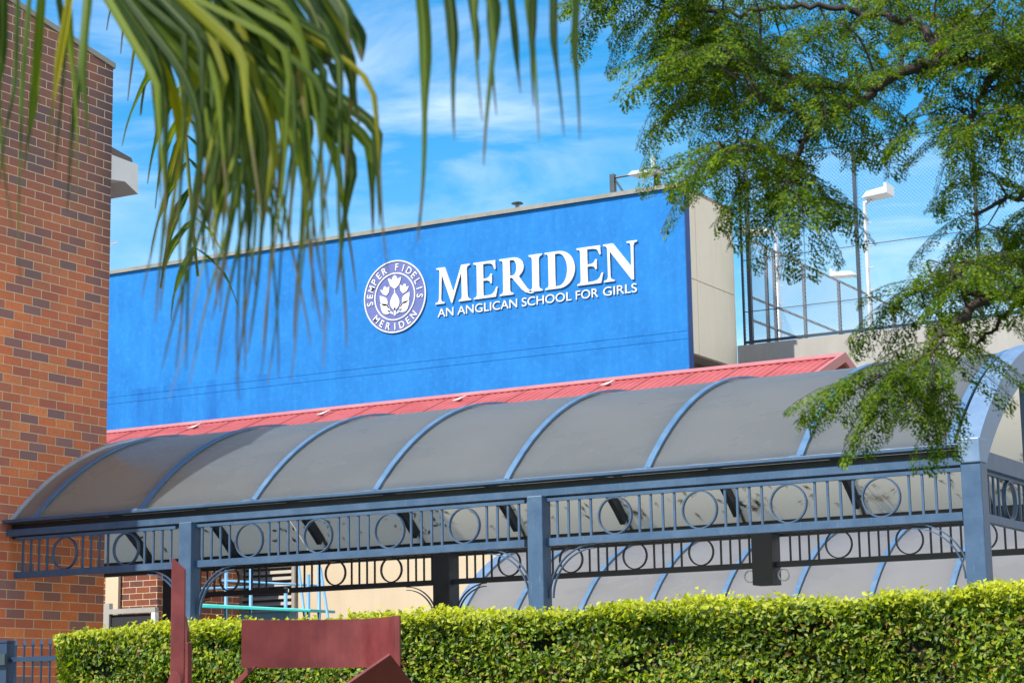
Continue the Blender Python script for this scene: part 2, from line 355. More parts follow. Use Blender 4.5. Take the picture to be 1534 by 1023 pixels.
# ------------------------------------------------------------------ blue fronted school building
YW = 34.0; k = YW/30.0
XL, XR_ = -31.5, -15.80
Zt, Zj1, Zj2, Zb = 8.46*k+CAMZ, 6.03*k+CAMZ, 5.90*k+CAMZ, 5.2*k+CAMZ
YBk = 32.02*k
sb = thing('school_building', ((XL+XR_)/2, YW+1, 0), 'large building with a bright blue rendered front wall carrying the white school sign', 'building')
def blue_panel(z0, z1): MB().box(XL, XR_, YW, YW+.20, z0, z1).build('blue_wall', M['blue_wall'], sb)
blue_panel(Zj1+.004, Zt); blue_panel(Zj2+.004, Zj1-.004); blue_panel(0, Zj2-.004)
MB().box(XL, XR_-.01, YW+.012, YW+.19, Zj2-.02, Zj1+.02).build('joint_backing', M['joint'], sb)
MB().box(XR_, XR_+.012, YW+.004, YW+.205, 0, Zt).build('edge_trim', M['blue_edge'], sb)
XS = XR_-.03; Zsb = 5.70*k+CAMZ; Zpj = 6.95*k+CAMZ; Ypj = 30.48*k
for (ya, yb) in ((YW+.205, Ypj-.006), (Ypj+.006, YBk)):
    for (za, zb) in ((Zsb, Zpj-.008), (Zpj+.008, Zt-.03)):
        MB().box(XS-.1, XS, ya, yb, za, zb).build('side_panel', M['cream_panel'], sb)
MB().box(XL, XS-.02, YW+.22, YBk-.01, Zsb+.01, Zt-.05).build('upper_block', M['grey_wall'], sb)
MB().box(XL, XS-.5, YW+.22, YBk-.01, 0, Zsb).build('recessed_wall', M['brown'], sb)
cp = MB().box(XL-.05, XR_+.03, YW-.04, YW+.28, Zt, Zt+.055)
cp.box(XL-.05, XR_+.045, YW-.055, YW-.04, Zt-.015, Zt+.065)
cp.build('coping', M['coping'], sb)
MB().box(XS-.3, XS+.02, YW+.28, YBk+.02, Zt-.03, Zt+.03).build('side_capping', M['coping'], sb)

# ---- lettering helpers
def curve_mesh(splines, ext):
    cu = bpy.data.curves.new('c', 'CURVE'); cu.dimensions = '2D'; cu.fill_mode = 'BOTH'; cu.extrude = ext
    for pts in splines:
        s = cu.splines.new('POLY'); s.points.add(len(pts)-1); s.use_cyclic_u = True
        for q, p in zip(s.points, pts): q.co = (p[0], p[1], 0, 1)
    o = bpy.data.objects.new('c', cu); COL.objects.link(o); bpy.context.view_layer.update()
    me = bpy.data.meshes.new_from_object(o.evaluated_get(bpy.context.evaluated_depsgraph_get()))
    bpy.data.objects.remove(o); return me
def text_mesh(s, ext, offset=0.0):
    cu = bpy.data.curves.new('t', 'FONT'); cu.body = s; cu.extrude = ext; cu.size = 1; cu.offset = offset; cu.resolution_u = 6
    o = bpy.data.objects.new('t', cu); COL.objects.link(o); bpy.context.view_layer.update()
    me = bpy.data.meshes.new_from_object(o.evaluated_get(bpy.context.evaluated_depsgraph_get()))
    bpy.data.objects.remove(o); return me
def bounds(me):
    a = np.array([v.co[:] for v in me.vertices]); return a.min(0), a.max(0)
def wallmat(x, z, y, sx=1, sz=1, rot=0):      # glyph plane xy -> wall plane xz facing -Y
    return Matrix.Translation((x, y, z)) @ Matrix.Rotation(-rot, 4, 'Y') @ Matrix.Diagonal((sx, 1, sz, 1)) @ Matrix(((1, 0, 0, 0), (0, 0, -1, 0), (0, 1, 0, 0), (0, 0, 0, 1)))

def arc(cx, cy, rx, ry, a0, a1, n=16):
    return [(cx+rx*math.cos(R_(a0+(a1-a0)*i/n)), cy+ry*math.sin(R_(a0+(a1-a0)*i/n))) for i in range(n+1)]
def glyph(ch):
    s = .045                     # serif thickness
    def stem(x0, x1, l=.07, r=.07, top=True, bot=True):   # serifed stem outline, y 0..1
        p = []
        if bot: p += [(x0-l, 0), (x1+r, 0), (x1+r, s*.7), (x1+.02, s*1.7), (x1, s*3)]
        else: p += [(x0, 0), (x1, 0)]
        if top: p += [(x1, 1-s*3), (x1+.02, 1-s*1.7), (x1+r, 1-s*.7), (x1+r, 1), (x0-l, 1), (x0-l, 1-s*.7), (x0-.02, 1-s*1.7), (x0, 1-s*3)]
        else: p += [(x1, 1), (x0, 1)]
        if bot: p += [(x0, s*3), (x0-.02, s*1.7), (x0-l, s*.7)]
        return p
    if ch == 'I': return [stem(.10, .30, .10, .10)], .40
    if ch == 'E':
        return [[(0, 0), (.70, 0), (.76, .27), (.72, .27), (.66, .15), (.58, .085), (.46, .065), (.31, .065), (.31, .475), (.42, .475), (.50, .45), (.545, .38), (.58, .38), (.58, .645), (.545, .645), (.50, .57), (.42, .535), (.31, .535),
                 (.31, .935), (.45, .935), (.57, .915), (.63, .86), (.665, .76), (.705, .76), (.69, 1), (0, 1), (0, .965), (.08, .94), (.105, .88), (.105, .12), (.08, .06), (0, .035)]], .76
    if ch == 'D':
        o = [(0, 0), (.42, 0)]+arc(.42, .5, .48, .5, -90, 90, 24)+[(0, 1), (0, .965), (.08, .94), (.105, .88), (.105, .12), (.08, .06), (0, .035)]
        i = [(.31, .07), (.40, .065)]+arc(.40, .5, .27, .435, -90, 90, 24)+[(.31, .935)]
        return [o, i], .90
    if ch == 'R':
        o = [(0, 0), (.41, 0), (.41, .035), (.335, .06), (.31, .12), (.31, .455), (.37, .455), (.66, .10), (.76, .02), (.90, -.035), (1.0, -.03), (1.0, .005), (.93, .03), (.82, .11), (.575, .47)]
        o += arc(.42, .725, .30, .275, -50, 90, 18)+[(0, 1), (0, .965), (.08, .94), (.105, .88), (.105, .12), (.08, .06), (0, .035)]
        i = [(.31, .515), (.39, .515)]+arc(.39, .725, .115, .21, -90, 90, 16)+[(.31, .935)]
        return [o, i], .98
    if ch == 'N':
        return [[(0, 0), (.33, 0), (.33, .035), (.235, .06), (.205, .13), (.20, .80), (.86, -.02), (.925, -.02), (.935, .87), (.96, .94), (1.05, .965), (1.05, 1), (.73, 1), (.73, .965), (.825, .94), (.855, .87), (.855, .32), (.30, 1), (0, 1), (0, .965), (.07, .945), (.125, .88), (.13, .13), (.10, .06), (0, .035)]], 1.05
    if ch == 'M':
        return [[(0, 0), (.32, 0), (.32, .035), (.225, .06), (.20, .13), (.235, .80), (.565, -.01), (.60, -.01), (.93, .80), (.94, .13), (.915, .06), (.83, .035), (.83, 0), (1.26, 0), (1.26, .035), (1.17, .06), (1.145, .13), (1.12, .87), (1.145, .94), (1.23, .965), (1.23, 1), (.93, 1), (.635, .27), (.34, 1), (.04, 1), (.04, .965), (.13, .94), (.155, .87), (.125, .13), (.095, .06), (0, .035)]], 1.26
YF = YW-.028
lt = thing('name_lettering', (onY(800, 440, YF).x, YF, 7.0*k+CAMZ), 'large raised white serif letters reading MERIDEN on the blue wall', 'sign')
zbase = 7.005*k+CAMZ; cap = .645*k
for ch, a, b in (('M', 652.6, 705.7), ('E', 709.8, 745.8), ('R', 748.8, 798.5), ('I', 792.8, 813), ('D', 817, 862), ('E', 865, 904), ('N', 905, 956)):
    sp, wd = glyph(ch); me = curve_mesh(sp, .016); yb = 453-(a-653)*.117
    x0, x1 = onY(a, yb, YF).x, onY(b, yb, YF).x
    me.transform(wallmat(x0, zbase, YF+.010, (x1-x0)/wd, cap)); link('letter', me, M['white'], lt)
t2 = thing('strapline_lettering', (onY(800, 460, YF).x, YF, 6.7*k+CAMZ), 'small raised white letters reading AN ANGLICAN SCHOOL FOR GIRLS under the name', 'sign')
z2 = 6.775*k+CAMZ; cap2 = .155*k
for wd_, a, b in (('AN', 655.5, 679), ('ANGLICAN', 685, 774.5), ('SCHOOL', 781.5, 856), ('FOR', 862.5, 896), ('GIRLS', 903.5, 954)):
    x0, x1 = onY(a, 465, YF).x, onY(b, 465, YF).x
    # baseline runs level on the wall, so use the wall x at the word's own height
    yb = 474-(a-655)*.111; ye = 474-(b-655)*.111
    x0, x1 = onY(a, yb, YF).x, onY(b, ye, YF).x
    me = text_mesh(wd_, .010, .0); lo, hi = bounds(me); h = .73
    me.transform(wallmat(x0-lo[0]*(x1-x0)/(hi[0]-lo[0]), z2, YF+.014, (x1-x0)/(hi[0]-lo[0]), cap2/h*1.02)); link('word', me, M['white'], t2)

# ---- round crest
ec = onY(591.3, 444.2, YF); ex, ez = ec.x, ec.z; RE = .655*k
cr = thing('school_crest', (ex, YF, ez), 'round purple and white flower crest badge on the blue wall left of the letters', 'sign')
crest_bg = weathered('crest_purple', (.09, .115, .31, 1), (.11, .135, .34, 1), .5)
def ring_mesh(r0, r1, y0, y1, n=64):
    return MB().sweep([((ex, 0, ez), (math.cos(2*math.pi*i/n), 0, math.sin(2*math.pi*i/n)), (0, 1, 0)) for i in range(n)], [(r0, y0), (r1, y0), (r1, y1), (r0, y1)], True)
MB().prism([(ex+RE*.99*math.cos(2*math.pi*i/64), YF+.01, ez+RE*.99*math.sin(2*math.pi*i/64)) for i in range(64)], (0, .022, 0)).build('disc', crest_bg, cr)
ring_mesh(RE*.965, RE, YF-.004, YF+.02).build('outer_ring', M['white'], cr)
ring_mesh(RE*.625, RE*.66, YF-.004, YF+.0098).build('inner_ring', M['white'], cr)
def arc_text(s, mid, step, top, rr):
    for i, ch in enumerate(s):
        if ch == ' ': continue
        a = mid+(i-(len(s)-1)/2)*step*(-1 if top else 1)
        me = text_mesh(ch, .006, .012); lo, hi = bounds(me); cxm = (lo[0]+hi[0])/2
        me.transform(Matrix.Translation((-cxm, -.365, 0)))
        sc = RE*.20/.73
        x, z = ex+rr*math.cos(R_(a)), ez+rr*math.sin(R_(a))
        me.transform(wallmat(x, z, YF+.003, sc*.92, sc, R_(a-90 if top else a+90))); link('letter', me, M['white'], cr)
arc_text('SEMPER FIDELIS', 92, 14.9, True, RE*.815)
arc_text('MERIDEN', 270, 15.5, False, RE*.815)
def shp(pts, name='petal'):
    me = curve_mesh([[(x, y) for x, y in pts]], .006); me.transform(wallmat(ex, ez, YF+.003, RE*.62, RE*.62)); link(name, me, M['white'], cr)
def leafp(x0, y0, x1, y1, wd):
    d = Vector((x1-x0, y1-y0)); n_ = Vector((-d.y, d.x)); P = []
    for i in range(13): t = i/12; q = Vector((x0, y0))+d*t+n_*wd*math.sin(math.pi*t**.8); P.append(tuple(q))
    for i in range(11, 0, -1): t = i/12; q = Vector((x0, y0))+d*t-n_*wd*math.sin(math.pi*t**.8); P.append(tuple(q))
    return P
def tulip(cx, cy, s, tilt=0):
    P = [(0, -.55), (.2, -.42), (.48, -.2), (.62, .15), (.72, .5), (.45, .42), (.3, .3), (.2, .6), (0, .75), (-.2, .6), (-.3, .3), (-.45, .42), (-.72, .5), (-.62, .15), (-.48, -.2), (-.2, -.42)]
    c, s_ = math.cos(tilt), math.sin(tilt); return [(cx+s*(x*c-y*s_), cy+s*(x*s_+y*c)) for x, y in P]
shp(tulip(0, .60, .48), 'flower'); shp(tulip(-.47, .27, .34, .25), 'flower'); shp(tulip(.47, .27, .34, -.25), 'flower')
shp([(0, .36), (-.035, .2), (.035, .2)][::-1], 'stem'); shp(leafp(0, -.62, 0, .20, .30), 'leaf')
shp([(-.045, -.85), (.045, -.85), (.045, -.5), (-.045, -.5)], 'stem')
for s in (-1, 1):
    for (a, b, c, d, wv) in ((.40, -.36, .78, .12, .28), (.26, -.72, .76, -.24, .30)): shp(leafp(s*a, b, s*c, d, wv), 'leaf')
    shp(leafp(s*.05, -.78, s*.42, -.55, .10), 'stem'); shp(leafp(s*.26, -.52, s*.46, -.28, .10), 'stem')

# ------------------------------------------------------------------ roof top items
ZR = Zt-.06
p = onY(775, 306, YW+.9)
v = thing('roof_vent', (p.x, p.y, ZR), 'small dark mushroom vent on the blue wall building roof', 'roof vent')
MB().tube([(p.x, p.y, ZR), (p.x, p.y, p.z+.03)], .045, 10).build('pipe', M['galv'], v, True)
n_ = 20; rings = [(.11, .0), (.125, .01), (.09, .035), (.03, .05)]
m_ = MB(); m_.v = [(p.x+r*math.cos(2*math.pi*i/n_), p.y+r*math.sin(2*math.pi*i/n_), p.z+h) for r, h in rings for i in range(n_)]
m_.f = [(j*n_+i, j*n_+(i+1) % n_, (j+1)*n_+(i+1) % n_, (j+1)*n_+i) for j in range(3) for i in range(n_)]+[tuple(range(n_))[::-1], tuple(range(3*n_, 4*n_))]
m_.build('cowl', M['dark_metal'], v, True)
YA = YW+1.3
a0, a1, a2, a3 = onY(918, 264, YA), onY(984, 252, YA), onY(1018, 250, YA), onY(952, 282, YA)
rf = thing('rooftop_light_frame', (a0.x, YA, ZR), 'dark steel frame holding a flat floodlight above the blue wall corner', 'light frame')
for q, top in ((a0, .03), (a1, .03)):
    MB().box(q.x-.05, q.x+.05, YA-.05, YA+.05, ZR, q.z+top).build('post', M['dark_metal'], rf)
MB().tube([(a0.x+.04, YA, a0.z-.04), (a2.x, YA, a2.z)], .022, 8).build('top_rail', M['dark_metal'], rf)
MB().tube([(a0.x+.05, YA, a0.z-.08), (a3.x, YA, ZR+.05)], .022, 8).build('brace', M['dark_metal'], rf)
q0, q1 = onY(948, 263, YA-.2), onY(987, 257, YA-.2)
MB().prism([(q0.x, YA-.45, q0.z-.05), (q1.x, YA-.45, q1.z-.05), (q1.x, YA-.45, q1.z+.01), (q0.x+.1, YA-.45, q0.z+.02)], (0, .55, .05)).build('floodlight', M['galv'], rf)
MB().box(a1.x-.07, a1.x+.0, YA-.12, YA-.06, a1.z, a1.z+.22).build('junction_box', M['galv'], rf)
def antenna(px, py, length, els, label, mast=True, Y=YW+1.0):
    q = onY(px, py, Y); t = thing('tv_antenna', (q.x, Y, ZR), label, 'antenna')
    MB().tube([(q.x, Y, ZR), (q.x, Y, q.z+.05)], .018, 6).build('mast', M['galv'], t)
    MB().tube([(q.x-.05, Y, q.z), (q.x+length, Y, q.z)], .012, 6).build('boom', M['galv'], t)
    for i in range(els):
        x = q.x+length*(i+.5)/els; h = .10+.04*(i % 3)
        MB().tube([(x, Y-h, q.z-h*.7), (x, Y+h, q.z+h*.7)], .008, 5).build('element', M['galv'], t)
antenna(150, 368, .50, 6, 'small television antenna poking out beside the brick building')
antenna(299, 357, .22, 2, 'short bent antenna on the roof behind the palm leaves')

# ------------------------------------------------------------------ red roofed building
YRd = 29.0; kr = YRd/25.5; XG = -9.61*kr; Zrg = 4.55*kr+CAMZ; SL = .39; YFW = 26.7
rb = thing('red_roofed_building', ((-27+XG)/2, YRd, 0), 'cream building under a faded red metal gable roof behind the curved canopy', 'building')
xw0, xw1 = -28.0, XG-.25
ze = Zrg-(YRd-YFW)*SL
gm = MB().prism([(xw1, YFW, 0), (xw1, 2*YRd-YFW, 0), (xw1, 2*YRd-YFW, ze-.1), (xw1, YRd, Zrg-.10), (xw1, YFW, ze-.1)], (-.25, 0, 0)); gm.build('gable_wall', M['grey_wall'], rb)
MB().box(xw0, xw1-.26, YFW, YFW+.25, 0, ze-.12).build('front_wall', M['cream'], rb)
MB().box(xw0, xw1-.26, 2*YRd-YFW-.25, 2*YRd-YFW, 0, ze-.12).build('rear_wall', M['cream'], rb)
def roof_slope(sgn):
    # pan and rib sheet: real ribs run down the slope
    m = MB(); xs = []; x = xw0-.3; P = []
    while x < XG-.02:
        for j_ in range(6): P += [(x+.125*j_, 0), (x+.125*j_+.035, .0), (x+.125*j_+.0625, .016), (x+.125*j_+.10, .016)]
        P[-1] = (P[-1][0]+.012, .024); x += .75
    P = [q for q in P if q[0] < XG-.01]+[(XG, 0)]; ya, yb = YRd, YRd+sgn*(YRd-YFW+.45); za, zb = Zrg, Zrg-(YRd-YFW+.45)*SL
    n = len(P); m.v = [(x, ya, za+h) for x, h in P]+[(x, yb, zb+h) for x, h in P]+[(x, ya, za-.04) for x, h in P]+[(x, yb, zb-.04) for x, h in P]
    for i in range(n-1):
        m.f += [(i, i+1, n+i+1, n+i), (2*n+i, 3*n+i, 3*n+i+1, 2*n+i+1), (n+i, n+i+1, 3*n+i+1, 3*n+i)]
    m.f += [(n-1, 3*n-1, 4*n-1, 2*n-1)]
    return m.build('roof', M['roof_red'], rb)
roof_slope(-1); roof_slope(1)
MB().prism([(xw0-.3, YRd-.17, Zrg-.035), (xw0-.3, YRd, Zrg+.045), (xw0-.3, YRd+.17, Zrg-.035), (xw0-.3, YRd+.15, Zrg-.05), (xw0-.3, YRd, Zrg+.02), (xw0-.3, YRd-.15, Zrg-.05)], (XG+.012-(xw0-.3), 0, 0)).build('ridge_cap', M['ridge_red'], rb)
for s in (-1, 1):
    y1_ = YRd+s*(YRd-YFW+.45); z1_ = Zrg-(YRd-YFW+.45)*SL
    MB().prism([(XG, YRd, Zrg+.05), (XG, y1_, z1_+.05), (XG, y1_, z1_-.10), (XG, YRd, Zrg-.10)], (.05, 0, 0)).build('barge_board', M['ridge_red'], rb)
for a, b in ((290, 640), (483, 621), (686, 600), (908, 577)):
    q = onY(a, b, YRd-.45); zz = Zrg-.45*SL
    MB().prism([(q.x-.10, YRd-.55, zz-.01), (q.x+.02, YRd-.5, zz+.01), (q.x+.10, YRd-.38, zz+.09), (q.x+.02, YRd-.36, zz+.05)], (.03, 0, .02)).build('roof_bracket', M['white'], rb)
# louvred window in the front wall
lw0, lw1 = onY(363, 845, YFW-.05), onY(437, 905, YFW-.05)
zl1, zl0 = lw0.z+.05, .9
wn = MB(); 
for (x0, x1, z0, z1) in ((lw0.x-.06, lw0.x, zl0, zl1), (lw1.x, lw1.x+.06, zl0, zl1), (lw0.x-.06, lw1.x+.06, zl1, zl1+.06), (lw0.x-.06, lw1.x+.06, zl0-.06, zl0)):
    wn.box(x0, x1, YFW-.06, YFW, z0, z1)
win = wn.build('louvre_window', M['slat'], rb)
s_ = MB(); z = zl0+.05
while z < zl1-.05:
    s_.prism([(lw0.x, YFW-.07, z), (lw0.x, YFW-.06, z-.01), (lw0.x, YFW-.012, z+.05), (lw0.x, YFW-.022, z+.06)], (lw1.x-lw0.x, 0, 0)); z += .10
s_.build('slats', M['slat'], win)
MB().box(lw0.x, lw1.x, YFW-.008, YFW-.003, zl0, zl1).build('backing', M['brown'], win)

cw = MB().box(XG-.4, 4, YFW+.02, YFW+.22, 0, 3.05+CAMZ).build('rendered_wall', M['cream'])
tag(cw, 'plain cream rendered wall seen in a strip above the rear canopy', 'wall')

# concrete wall with sports fence on top, behind
YCn = YBk; Zc = 6.07*YCn/32.02+CAMZ
tag(MB().box(XS+.02, 6, YCn-.02, YCn+.35, 0, Zc).build('concrete_wall', M['concrete']), 'long bare grey concrete wall that carries the tall sports fence', 'wall')

def mesh_mat(wf=.08):
    m = Mat('chain_link_wire', (.42, .45, .48, 1), .5)
    g = m.node('ShaderNodeNewGeometry'); sx = m.node('ShaderNodeSeparateXYZ'); m.l(g.outputs['Position'], sx.inputs[0])
    h = m.math('ADD', sx.outputs['X'], sx.outputs['Y'])
    P_ = .075
    def line(sgn):
        u = m.math('DIVIDE', m.math('ADD', h, m.math('MULTIPLY', sx.outputs['Z'], sgn)), P_)
        fr = m.math('FRACT', u); return m.math('LESS_THAN', fr, wf)
    a = m.math('MAXIMUM', line(1.0), line(-1.0))
    m.l(a, m.b.inputs['Alpha']); return m.m
M['mesh'] = mesh_mat(); M['mesh_near'] = mesh_mat(.15)
sf = thing('sports_fence', (-12, YCn+.15, Zc), 'tall chain-link sports fence standing on the grey concrete wall', 'fence')
YS = YCn+.15
def vpost(px, ptop, wd=.05, zt_=None, par=sf, Y=YS, base=None):
    q = onY(px, ptop, Y); MB().box(q.x-wd/2, q.x+wd/2, Y-wd/2, Y+wd/2, Zc if base is None else base, q.z if zt_ is None else zt_).build('post', M['fence_metal'], par)
    return q
vpost(1106, 240, .04); vpost(1116, 240, .075)
T1 = vpost(1277, 215, .06); T2 = vpost(1455, 190, .06); T3 = vpost(1640, 170, .06)
ztop = T1.z
xa, xb_ = onY(1112, 400, YS).x, onY(1640, 400, YS).x
MB().tube([(xa, YS, ztop-.02), (xb_, YS, ztop-.02)], .012, 6).build('top_wire', M['fence_metal'], sf)
for zr in (Zc+.05,): MB().box(xa, xb_, YS-.025, YS+.025, zr, zr+.05).build('rail', M['fence_metal'], sf)
for py in (366,):
    q = onY(1300, py, YS); MB().tube([(xa, YS, q.z), (xb_, YS, q.z)], .009, 5).build('wire', M['fence_metal'], sf)
q = onY(1300, 446, YS); MB().tube([(xa, YS, q.z), (xb_, YS, q.z)], .009, 5).build('wire', M['fence_metal'], sf)
MB().add([(xa, YS+.03, Zc+.05), (xb_, YS+.03, Zc+.05), (xb_, YS+.03, ztop-.03), (xa, YS+.03, ztop-.03)], [(0, 1, 2, 3)]).build('wire_mesh', M['mesh'], sf)
# court side fence running away behind it
XQ = onY(1120, 400, YCn+.6).x
cf = thing('court_fence', (XQ, YCn+10, Zc), 'lower chain-link court fence running away behind the tall sports fence', 'fence')
def rail_pts(pa, pb): return onX(*pa, XQ), onX(*pb, XQ)
ra = onX(1120, 358, XQ); zt1 = ra.z
rr1 = onX(1120, 443, XQ).z
yend = onX(1346, 462, XQ).y+6
ff = [(XQ, YCn+.6), (XQ, yend)]
for zz in (zt1, rr1, onX(1120, 477, XQ).z): MB().tube([(XQ, YCn+.6, zz), (XQ, yend, zz)], .028, 6).build('rail', M['fence_metal'], cf)
for px in (1150, 1162, 1206, 1258, 1305, 1340):
    q = onX(px, 470, XQ); MB().box(XQ-.03, XQ+.03, q.y-.03, q.y+.03, 0 if False else Zc-1.5, zt1).build('post', M['fence_metal'], cf)
MB().add([(XQ+.03, YCn+.6, Zc-1.5), (XQ+.03, yend, Zc-1.5), (XQ+.03, yend, zt1), (XQ+.03, YCn+.6, zt1)], [(0, 1, 2, 3)]).build('wire_mesh', M['mesh_near'], cf)
tag(MB().box(XS+.03, 40, YCn+.36, 90, Zc-1.6, Zc-1.5).build('court_deck', M['concrete']), kind='structure')
# floodlight poles on the court
def flood(px, ptop, Y, wd, arm, label, hw=.9):
    q = onY(px, ptop, Y); t = thing('floodlight_pole', (q.x, Y, Zc-1.5), label, 'floodlight', 'floodlight poles on the sports court')
    MB().tube([(q.x, Y, Zc-1.5), (q.x, Y, q.z)], wd*.62, 12, wd*.42).build('pole', M['galv'], t, True)
    m = MB(); z = q.z-6
    while z < q.z-.3:
        m.box(q.x+wd*.4, q.x+wd*.4+.10, Y-.02, Y+.02, z, z+.025); z += .5
    m.build('climbing_rung', M['galv'], t)
    s = 1 if arm > 0 else -1; x0, x1 = q.x+s*.05, q.x+arm
    MB().prism([(x0, Y-hw/3, q.z+.02), (x1, Y-hw/3, q.z+.06), (x1, Y-hw/3, q.z+.28), (x1-s*.06, Y-hw/3, q.z+.28), (x1-s*.06, Y-hw/3, q.z+.20), (x0+s*.1, Y-hw/3, q.z+.14)], (0, hw*.55, 0)).build('lamp_head', M['white'], t)
    MB().tube([(q.x, Y, q.z-.05), (q.x+s*.3, Y, q.z+.1)], .04, 8).build('bracket', M['galv'], t)
flood(1295, 302, 42, .10, .62, 'tall floodlight pole with wide flat head right of the thin fence post')
flood(1287, 414, 60, .14, -.85, 'distant floodlight with small bright head low beside the tall pole')
flood(1162, 350, 52, .14, -.9, 'pale floodlight pole half hidden by leaves near the building corner')

# ------------------------------------------------------------------ curved canopies
def vault(name, loc, label, X0, X1, Yf, Wd, Rr, Zg, ribs, endarch, ext=None, ribw=.058, sheet=None):
    sheet = sheet or M['sheet']
    t = thing(name, loc, label, 'canopy', 'barrel vaulted canopies')
    c = Wd/2; h = -math.sqrt(Rr*Rr-c*c); a0 = math.asin(c/Rr)
    def pt(x, f, off=0.0):        # f 0..1 front to back
        a = -a0+2*a0*f; return Vector((x, Yf+c+(Rr+off)*math.sin(a), Zg+h+(Rr+off)*math.cos(a)))
    def frame(x, f, off=0.0):
        a = -a0+2*a0*f; return (pt(x, f, off), (1, 0, 0), (0, math.sin(a), math.cos(a)))
    NS = 28
    edges = [X0]+list(ribs)+[X1]
    edges = sorted(set(round(e, 3) for e in edges))
    for xa_, xb2 in zip(edges[:-1], edges[1:]):
        if xb2-xa_ < .05: continue
        m = MB(); n = NS+1
        # a thin single skin: translucent sheet
        for i in range(n):
            f = i/NS; m.v.append(tuple(pt(xa_+.004, f))); m.v.append(tuple(pt(xb2-.004, f)))
        m.f = [(2*i, 2*i+1, 2*i+3, 2*i+2) for i in range(NS)]
        m.build('roof_sheet', sheet, t, True)
    if ext:       # bays that carry on behind the neighbouring building, from depth ext[1] on
        fx = (math.asin((ext[1]-Yf-c)/Rr)/a0+1)/2
        xe_ = ext[0]+[X0]
        for xa_, xb2 in zip(xe_[:-1], xe_[1:]):
            m = MB()
            for i in range(NS+1):
                f = fx+(1-fx)*i/NS; m.v.append(tuple(pt(xa_+.004, f))); m.v.append(tuple(pt(xb2-.004, f)))
            m.f = [(2*i, 2*i+1, 2*i+3, 2*i+2) for i in range(NS)]; m.build('roof_sheet', sheet, t, True)
        for x in ext[0]:
            MB().sweep([frame(x, fx+(1-fx)*i/NS) for i in range(NS+1)], [(-ribw/2, .006), (ribw/2, .006), (ribw/2, .028), (-ribw/2, .028)]).build('rib_cap', M['rib'], t)
            MB().sweep([frame(x, fx+(1-fx)*i/NS) for i in range(NS+1)], [(-.03, -.115), (.03, -.115), (.03, -.004), (-.03, -.004)]).build('rib', M['shaded_steel'], t)
    for x in ribs:
        MB().sweep([frame(x, i/NS) for i in range(NS+1)], [(-ribw/2, .006), (ribw/2, .006), (ribw/2, .028), (-ribw/2, .028)]).build('rib_cap', M['rib'], t)
        MB().sweep([frame(x, i/NS) for i in range(1, NS)], [(-.03, -.115), (.03, -.115), (.03, -.004), (-.03, -.004)]).build('rib', M['shaded_steel'], t)
    return t, pt, frame

XA, XB2, XC = -12.40, -8.60, -4.765     # front posts
YG, WD, RR = 15.30, 5.10, 3.54
ZG = 1.925+CAMZ
RIBS = [-14.31+1.357*i for i in range(7)]+[-4.93]
can, pt, frame = vault('vaulted_canopy', (-9.7, YG+WD/2, 0), 'long curved walkway canopy with blue ribs and ring-and-bar frieze beside the brick wall', -14.62, -4.86, YG, WD, RR, ZG, RIBS, True, ext=([-19.738, -18.381, -17.024, -15.667], YC+.06))
# gutter and fascia, front and back
def gutter(yf, s, x0, x1, zg, mat, par):        # s=-1 front, +1 back
    def bx(a, b, z0, z1, name, m):
        MB().box(x0, x1, min(yf+s*a, yf+s*b), max(yf+s*a, yf+s*b), zg+z0, zg+z1).build(name, m, par, bevel=.004)
    bx(-.03, .115, -.012, .018, 'gutter', mat)
    bx(-.12, -.029, -.165, -.013, 'fascia_beam', M['shaded_steel'])  # near-black colour paints the shadow slot under the gutter lip
    bx(-.028, .055, -.142, -.076, 'fascia_channel', mat)
gutter(YG, -1, -14.62, -4.80, ZG, M['blue_steel'], can); gutter(YG+WD, 1, -19.7, -4.80, ZG, M['shaded_steel'], can)
# clips on gutter at each rib
for x in RIBS:
    MB().box(x-.05, x+.05, YG-.10, YG+.02, ZG+.019, ZG+.03).build('clip', M['rib'], can)
# end arch: deep box section
MB().sweep([frame(-4.80, i/32) for i in range(33)], [(-.06, -.18), (.11, -.18), (.11, .05), (-.06, .05)]).build('end_arch', M['arch'], can)
for yy in (YG+WD*.30, YG+WD*.5, YG+WD*.70):
    f = (math.asin((yy-YG-WD/2)/RR)/math.asin(WD/2/RR)+1)/2
    MB().box(-4.79, -4.71, yy-.045, yy+.045, ZG-.02, pt(0, f).z-.19).build('arch_mullion', M['blue_steel'], can)
gm = MB().box(-4.86, -4.70, YG+.06, YG+WD-.06, ZG-.16, ZG-.02); gm.build('end_beam', M['blue_steel'], can, bevel=.004)
# wall flashing against brick
MB().sweep([frame(-14.615, i/24) for i in range(17)], [(-.012, .0), (.012, .0), (.012, .02), (-.012, .03)]).build('wall_flashing', M['galv'], can)

